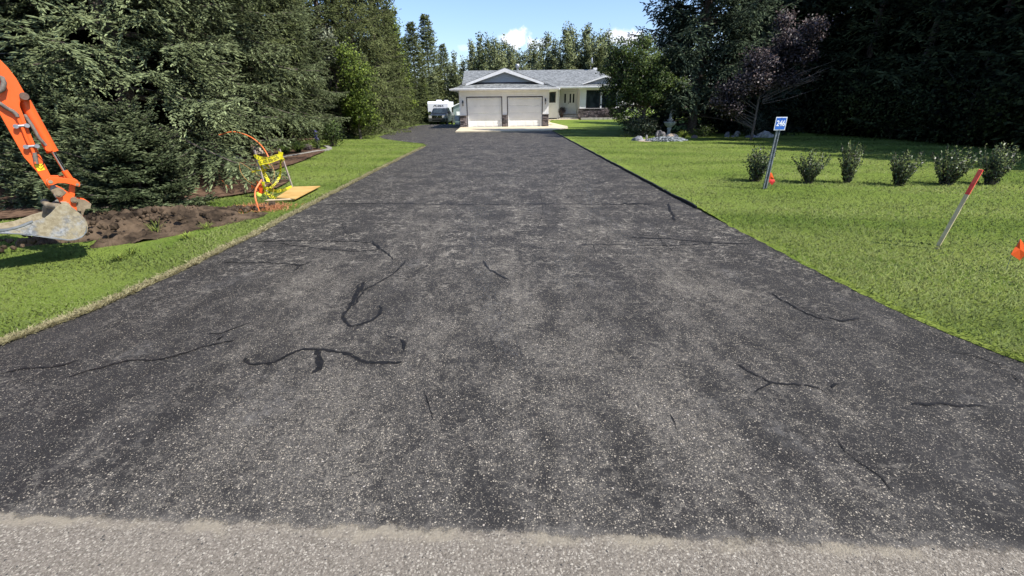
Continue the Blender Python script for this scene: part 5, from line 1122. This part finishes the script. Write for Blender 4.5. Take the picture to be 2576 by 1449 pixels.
q=G(715,392); tuft('perennial_plant',q[0]-.1,q[1]+.4,.5,.42,150,M_app,'green strappy perennials at the left end of the stone kerb','plant',2,.03)
q=G(795,377); o=tuft('delphinium',q[0],q[1]+.25,.3,.5,60,M_app,'leafy plant with a blue-violet flower spike in the stone kerbed bed','flower',3,.03)
rng=np.random.default_rng(5); n_=160; P=np.stack([rng.normal(size=n_)*.03,rng.normal(size=n_)*.03,rng.uniform(.35,.72,n_)],1); Q,_=quads_from_shoots(P,rng.normal(size=(n_,3)),np.full(n_,.05),np.full(n_,.04),rng,False)
M_blu=foliage('violet_petals',(.14,.12,.45),(.32,.30,.75),.3); link(bpy.data.objects.new('flower_spike',qmesh('flower_spike',Q,rng.random(n_),M_blu)),o)
# ---------------------------------------------------------------- right side
RT=[(spG,Xp(1748,26.4),26.4,.95,'huge dark spruce with sunlit bough tips behind the garden fountain',0),
(spG,Xp(1905,29),29,.80,'tall spruce right behind the purple-leaved tree',3.3)]
for p,x,y,s,l,rz in RT: tree('spruce_tree',p,x,y,s,l,'spruce',None,rz,sxy=s*1.1)
rng=random.Random(21); GR='dark spruces of the shaded wood on the right'
row=[(15.6,31.5),(17.0,28.2),(18.2,25.0),(18.6,22.0),(18.8,19.2),(18.9,16.6),(19.0,14.0),(19.2,11.5),(19.8,9.0),(21,6.4)]
XX=0
names=['next to the purple-leaved tree','behind the house number sign','right of the house number sign','under the sky gap','right of the sky gap','above the fourth bush of the row','above the fifth bush of the row','above the leaning survey stake','at the right edge of the picture','furthest right in the wood']
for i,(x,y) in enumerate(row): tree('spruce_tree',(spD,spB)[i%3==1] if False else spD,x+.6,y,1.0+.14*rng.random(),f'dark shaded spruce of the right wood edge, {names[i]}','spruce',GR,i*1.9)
k=0
for x0 in (4.0,7.5,11.5):
    for i,(x,y) in enumerate(row):
        if x0>11 and i%2: continue
        if x0==4.0 and i in (3,): continue
        tree('spruce_tree',spC if x0>5 else spD,x+x0+rng.uniform(-.8,.8),y+1.5+rng.uniform(-1,1)+x0*.35,1.15+.35*rng.random(),'dark spruce deep inside the shaded wood on the right','spruce','deep spruces of the right wood',i*2.3+x0)
for i,(x,y) in enumerate(((22,5),(20.5,3),(23,1),(21.5,-1.5),(24,-4),(22,-6.5),(25,3),(27,-1),(26,6.5),(24,-9),(23.5,8.5))): tree('spruce_tree',spD,x+2.2,y,.92+.06*(i%3),'dark spruce beyond the right edge of the picture, casting shade on the lawn','spruce','spruces beyond the right edge',i*1.3)
for i,(x,y) in enumerate(((20,36),(24,38),(23,43),(25,48),(22,54),(28,42),(21,60),(27,56))): tree('spruce_tree',spC,x,y,.95,'spruce standing beyond the big fountain spruce right of the house','spruce','spruces right of the house',i*1.1)
# leafy tree left of the big spruce
bl=[(-2.3,.3,4.6,.9,.9,.7),(-1.9,0,5.5,.8,.8,.7),(-1.5,0,3.6,1.1,1,.8),(-.6,-.3,4.6,1.2,1.1,1.1),(-1.9,.2,2.3,.8,.8,.6),(-.6,0,3.0,1.2,1.1,.9),(.8,-.8,3.5,1.0,.9,.7),(1.8,-1.0,3.4,.8,.6,.32),(.2,-.6,2.6,.8,.8,.5),(-2.6,0,3.2,.6,.6,.5),(-.4,.3,5.9,.7,.7,.5),(.4,-.2,4.4,.9,.9,.8),(-1.7,0,1.5,.7,.8,.4)]
Q,T,C_=crown(90,bl,26000,.115,.15,30,.75,.42,.42); Ap=make('leafy_tree',Q,T,limbs(5.5,C_,.13,4,n=60),M_app,M_bark)
tree('leafy_tree',Ap,Xp(1628,23.8),24.2,.74,'green broadleaf tree between the house and the big dark spruce','tree',None,0)
# purple-leaved tree
bl=[(-1.4,0,2.4,.8,.8,.5),(-.6,-.2,2.9,1.0,.9,.7),(-1.9,.1,1.9,.5,.5,.35),(.1,0,3.7,1.0,.9,.7),(.9,0,4.6,.9,.8,.6),(-.5,.2,3.8,.7,.7,.6),(1.6,.1,4.1,.9,.7,.5),(2.0,0,5.1,.7,.6,.5),(.6,.1,5.5,.45,.4,.5),(-1.5,-.3,1.6,.6,.6,.35),(.9,-.1,3.0,.8,.7,.35)]
Q,T,C_=crown(91,bl,19000,.10,.15,22,.75,.5,.42); lm=limbs(5.2,C_,.07,6,n=26)
rng2=np.random.default_rng(3)
for i in range(16):
    a=np.array([.2,0,1.8+rng2.random()]); d=np.array([2.0+rng2.random()*1.2,rng2.normal()*.4,.5+rng2.random()*1.0]); m=a+d*.5+rng2.normal(size=3)*.1; e=a+d; lm.tube([a,m,e],[.022,.014,.004],5,False)
    for k in range(4): f=e-(e-m)*rng2.random(); lm.tube([f,f+rng2.normal(size=3)*.22],[.006,.002],4,False)
Pu=make('purple_leaved_tree',Q,T,lm,M_pur,M_bark)
tree('purple_leaved_tree',Pu,Xp(1915,20.6),20.9,.86,'purple-leaved tree with bare pale twigs in front of the dark wood','tree',None,0)
# shrubs of the right bed
a=z5(500,900); shrub('shrub',M_dog,a[0]-.05,a[1]+.75,.88,1.05,.075,3300,'cream variegated shrub left of the fountain, behind the grey flat rock','shrub',seed=10,tb=.35,clump=.12)
a=z5(2190,890); shrub('shrub',M_dog,a[0],a[1]+.9,.78,.95,.07,2600,'cream variegated shrub behind the large pale rock, left of the house number sign','shrub',seed=11,tb=.3,clump=.12)
a=z5(1440,900); shrub('shrub',M_app,a[0],a[1]+.7,.55,.55,.06,1500,'low dark green shrub in the shade between the two garden daylilies','shrub',seed=12,tb=.3)
a=z5(1085,905); tuft('daylily_plant',a[0],a[1]+.15,.42,.42,95,M_yel,'bright green daylily tuft right of the tan boulder','plant',11,.022)
a=z5(1890,885); tuft('daylily_plant',a[0],a[1]+.15,.30,.28,60,M_yel,'smaller green daylily tuft below the whitish rock on the right','plant',12,.02)
a=z5(580,925); shrub('shrub',M_yel,a[0],a[1]+.1,.16,.12,.03,400,'tiny mossy yellow-green plant by the sand patch','plant',seed=13,tb=.3,clump=.03)
a=z5(540,935); mb=MB(); mb.lathe([(0,0),(.05,0),(.045,.1),(.06,.16),(.03,.25),(.0,.27)],(0,0,0),8); o=mb.obj('garden_ornament',M_rw); o.location=(a[0],a[1]+.1,a[2]); tag(o,'tiny white garden ornament beside the sand patch','ornament')
# house front planting
shrub('shrub',M_pur,9.55,44.55,.62,.95,.07,2600,'dark reddish shrub in front of the stone veneer below the big windows','shrub',seed=14,tb=.35)
Pp_=empty('potted_plant',(5.72,YM+.0,.45),'dark pot with reddish drooping plant on the porch beside the front door','potted plant')
mb=MB(); mb.lathe([(0,0),(.12,0),(.17,.32),(.18,.34),(.15,.33),(0,.30)],n=16); mb.obj('pot',varied('dark_pot',(.03,.022,.02),(.06,.045,.04),6,.5),Pp_)
Q,T,C_=crown(99,[(0,0,.62,.34,.30,.34)],1300,.08,.06,10,.6,.5,.35); link(bpy.data.objects.new('foliage',qmesh('foliage',Q,T[0],M_pur,T[1])),Pp_)
mb=MB(); mb.lathe([(0,0),(.07,0),(.075,.2),(0,.2)],(0,0,0),12); o=mb.obj('candle_jar',M_white); o.location=(5.50,YM+.0,.45); tag(o,'small white jar on the porch step left of the potted plant','jar')
# trellis / ladder like rack right of the bay
q=atY(1585,300,43); Tr=empty('garden_trellis',(q[0],43,TZ(q[0],43)),'pale metal garden trellis standing right of the block wall','trellis')
mb=MB()
for x in (-.55,.35): mb.tube([(x,0,0),(x+.05,0,1.5)],.035,6)
mb.tube([(-.55,0,.25),(.9,0,.05)],.04,6); mb.tube([(-.5,0,.9),(.35,0,.9)],.02,6); mb.tube([(-.5,0,1.3),(.35,0,1.3)],.02,6); mb.obj('frame',M_galv,Tr)
# row of six bushes
def bushmesh(seed):
    rng=np.random.default_rng(seed); mb=MB(); P=[];D=[]
    for i in range(64):
        az=rng.uniform(0,6.28); out=rng.uniform(.02,.32)+(.12 if i%7==0 else 0); h=rng.uniform(.4,.78)*(1.08-out*.5)+(.05 if i%9==0 else 0); a=np.array([math.cos(az),math.sin(az),0]); b=a*rng.uniform(0,.10)
        pts=[b+a*out*t**1.2*1.0+np.array([0,0,h*t])+rng.normal(size=3)*.006 for t in np.linspace(0,1,6)]; mb.tube(pts,[.006,.005,.004,.003,.003,.002],4,False)
        for k in range(30):
            t=rng.uniform(.08,1)**.8; j=min(4,int(t*5)); f=t*5-j; p=pts[j]*(1-f)+pts[j+1]*f; P.append(p+rng.normal(size=3)*.012); d=norm(rng.normal(size=3)*.7+a*.4+np.array([0,0,.5])); D.append(d)
    P=np.array(P);D=np.array(D); n=len(P); Q,_=quads_from_shoots(P,D,.058*rng.uniform(.6,1.2,n),.034*rng.uniform(.7,1.2,n),rng,False); return Q,(np.clip(rng.normal(size=n)*.25+.4,0,1),norm(norm(P-np.array([0,0,.3]))*.6+rng.normal(size=P.shape)*.6+np.array([0,0,.3]))),mb
BP=[make('bush',*bushmesh(600+i),M_hol,M_bark,'foliage') for i in range(3)]
bl_=['behind the house number sign','second in the row, right of the sign','tall and narrow with two high sprigs, third in the row','rounded, fourth in the row','wide and open, left of the leaning survey stake','last in the row, right behind the red-topped survey stake']
for i,(px,py,s,sx) in enumerate(((1907,463,.98,.95),(2045,468,.92,.88),(2140,468,1.12,.68),(2273,475,.92,.84),(2393,473,1.0,.98),(2506,472,1.08,.88))):
    q=G(px,py); tree('hedge_bush',BP[i%3],q[0],q[1]+.15,s*1.0,f'leafy green bush {bl_[i]}','bush','row of young bushes on the lawn',i*1.4,sxy=sx*.9,lean=(0,R_(4)))
# ---------------------------------------------------------------- grass blades
M_bl=foliage('grass_blades',(.078,.132,.024),(.250,.292,.098),.22,.7,.1,True)
def blades(name,region,n,seed,h0=.028,w0=.0042,kind='stuff',tint=0,hfun=None,m=None,excl=None):
    rng=np.random.default_rng(seed); x0,x1,y0,y1=region
    # density ~ 1/dist^2: sample log distance
    r=np.exp(rng.uniform(math.log(y0),math.log(y1),n)); az=rng.uniform(-1.22,1.22,n); X=r*np.sin(az); Y=r*np.cos(az)
    P=[];
    e=np.array([1.0]); ok=(X>x0)&(X<x1)&(Y>1.3); X=X[ok];Y=Y[ok]; r=r[ok]
    yy=np.arange(0,60,.02); tl=np.array([eL(y) for y in yy]); tr=np.array([eR(y) for y in yy]); iy=np.clip((Y/.02).astype(int),0,len(yy)-1)
    ok=np.where(X<0,X<tl[iy]+rng.normal(size=len(X))*.02-.01,X>tr[iy]+rng.normal(size=len(X))*.015+.01)
    X=X[ok];Y=Y[ok];r=r[ok]
    if excl is not None: ok=~excl(X,Y,rng); X=X[ok];Y=Y[ok];r=r[ok]
    n=len(X); Z=np.where(X>0,.037,-.012)
    big=np.array([noise.noise(Vector((a*.45,b*.45,1))) for a,b in zip(X,Y)]); med=np.array([noise.noise(Vector((a*2.6,b*2.6,5))) for a,b in zip(X,Y)])
    w=(w0+.0010*r)*rng.uniform(.7,1.3,n); h=h0*rng.uniform(.55,1.25,n)*(1+.35*med)*(1+.012*r)
    long_=hfun(X,Y) if hfun else 0; h=h*(1+long_)
    a=rng.uniform(0,6.28,n); s=np.stack([np.cos(a),np.sin(a),0*a],1); ln=rng.normal(size=(n,2))*.95*h[:,None]; b=np.stack([X,Y,Z-.005],1)
    tip=b+np.stack([ln[:,0],ln[:,1],h],1)
    V=np.stack([b-s*w[:,None]/2,b+s*w[:,None]/2,tip],1)
    st=np.sin(Y*2.6+X*.55+3*big)*.27
    T=np.clip(.50+.35*big+.22*med+st+rng.normal(size=n)*.11-.25*np.asarray(long_)*1.0+tint+.25*(rng.random(n)<.05),0,1)
    me=tmesh(name,V,T,m or M_bl,norm(np.array([0,0,1.])+rng.normal(size=(n,3))*.30)); return tag(link(bpy.data.objects.new(name,me)),kind=kind)
def inpoly(px_,py_,poly):
    inside=np.zeros(len(px_),bool); n=len(poly)
    for i in range(n):
        x1,y1=poly[i];x2,y2=poly[(i+1)%n]; c=((y1>py_)!=(y2>py_))&(px_<(x2-x1)*(py_-y1)/((y2-y1)+1e-12)+x1); inside^=c
    return inside
LB=[(-4.9,9.6),(-5.6,8.6),(-6.8,7.9),(-9,6.6),(-14,5.5),(-40,4),(-40,60),(-13.5,60),(-11,44),(-9.6,34),(-9.8,27.5),(-10.6,23),(-8.6,20.4),(-7.2,18.6),(-6.8,16.6),(-6.5,14.5),(-6.2,12.0),(-5.2,11.0)]
RB=[tuple(z5(*p)[:2]) for p in ((230,905),(420,955),(700,968),(1100,950),(1400,912),(1700,898),(2000,905),(2400,900))]+[(17.5,22.0),(18.6,19.2),(19.6,14),(40,6),(40,48),(15,45),(11.6,35),(9.5,29.5),(7.3,26.0)]
MP=[tuple(G(*p)[:2]) for p in ((240,640),(215,600),(170,560),(140,535),(330,525),(470,530),(500,555),(560,560),(625,545),(555,575),(470,600),(400,625),(310,645))]
PLY=[(c.x,c.y) for c in cn]
def ex(X,Y,rng):
    return (inpoly(X+rng.normal(size=len(X))*.12,Y+rng.normal(size=len(X))*.12,LB)&(rng.random(len(X))<.93))|inpoly(X,Y,RB)|(inpoly(X+rng.normal(size=len(X))*.12,Y+rng.normal(size=len(X))*.12,MP)&(rng.random(len(X))<.90))|inpoly(X,Y,PLY)
def tall(X,Y):
    # unmown collars along the bushes and under the spruce edge
    a=np.exp(-((Y-9.0)/.55)**2)*((X>4.6)&(X<11))*.55; b=np.exp(-((Y-8.6-(X+4.9)*-.6)/1.3)**2)*((X<-4.0)&(X>-6.5))*.6
    return a+b
blades('lawn_grass',(-16,18,1.6,34),800000,1,excl=ex,hfun=tall)
M_blo=foliage('paint_tinted_grass',(.40,.15,.06),(.62,.32,.16),.3)
# orange marking paint sprayed on dry grass near the conduit
rng=np.random.default_rng(8); n_=2600
cA=G(*z4(1320,1335)); X=cA[0]+rng.normal(size=n_)*.20+.1*rng.random(n_); Y=cA[1]+rng.normal(size=n_)*.16; X=np.where(X>-3.62,-3.7-.1*rng.random(n_),X)
a=rng.uniform(0,6.28,n_); s=np.stack([np.cos(a),np.sin(a),0*a],1)*.007; b=np.stack([X,Y,0*X-.005],1); tip=b+np.stack([rng.normal(size=n_)*.05,rng.normal(size=n_)*.05,rng.uniform(.02,.06,n_)],1)
tag(link(bpy.data.objects.new('dry_grass',tmesh('dry_grass',np.stack([b-s,b+s,tip],1),rng.random(n_),M_blo))),kind='stuff')
# dry straw-like fringe where the lawn meets the asphalt on the left
M_dry=foliage('dry_fringe',(.20,.17,.09),(.42,.38,.20),.25)
n_=26000; Y=np.exp(rng.uniform(math.log(2.6),math.log(20),n_)); X=np.array([eL(y) for y in Y])-np.abs(rng.normal(size=n_))*.05+.03
a=rng.uniform(0,6.28,n_); w=(.004+.0009*Y); s=np.stack([np.cos(a),np.sin(a),0*a],1)*w[:,None]; b=np.stack([X,Y,0*X-.006],1); tip=b+np.stack([rng.normal(size=n_)*.03,rng.normal(size=n_)*.03,rng.uniform(.005,.035,n_)],1)
tag(link(bpy.data.objects.new('dry_grass',tmesh('dry_grass',np.stack([b-s,b+s,tip],1),rng.random(n_),M_dry))),kind='stuff')
# sod clod left of the heap and a wisp of weeds on it
for i,(px,py) in enumerate(((330,640),(470,600),(300,655),(520,575),(430,560))): q=G(px,py); tuft('grass_tuft',q[0],q[1],.10,.09,60,M_yel,['grass tuft at the near edge of the earth heap','grass tuft at the right end of the earth heap nearest the driveway','leftmost grass tuft in front of the earth heap','grass tuft between the earth heap and the plywood board','grass tuft growing in the middle of the earth heap'][i],'grass tuft',60+i,.008,'grass tufts on the dug earth')
q=G(395,588); tuft('weed_plant',q[0],q[1],.12,.22,40,M_yel,'small yellowish weed on the earth heap right of the bucket','weed',31,.008)
# leafy understory at the foot of the shaded wood
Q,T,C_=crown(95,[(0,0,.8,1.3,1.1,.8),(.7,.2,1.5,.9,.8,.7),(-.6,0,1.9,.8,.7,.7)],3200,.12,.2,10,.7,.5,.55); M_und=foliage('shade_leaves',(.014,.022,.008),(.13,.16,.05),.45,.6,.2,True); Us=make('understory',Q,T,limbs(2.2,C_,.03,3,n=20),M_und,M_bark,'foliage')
rng=random.Random(77)
for i in range(20):
    y=6+i*1.15; x=17.6+rng.uniform(-.2,1.6)+(0 if y<22 else (22-y)*.25); tree('wood_shrub',Us,x,y,.7+.6*rng.random(),'leafy dark understory shrub in the shade at the foot of the right wood','shrub','understory shrubs of the right wood',i*1.1)
for i in range(12):
    y=24+i*2.1; x=-10.2-.25*i*.3+rng.uniform(-.6,.2); tree('wood_shrub',Us,x-.8,y,.6+.4*rng.random(),'dark leafy shrub in the shade below the left spruces beside the lawn','shrub','shade shrubs under the left spruces',i*1.1)
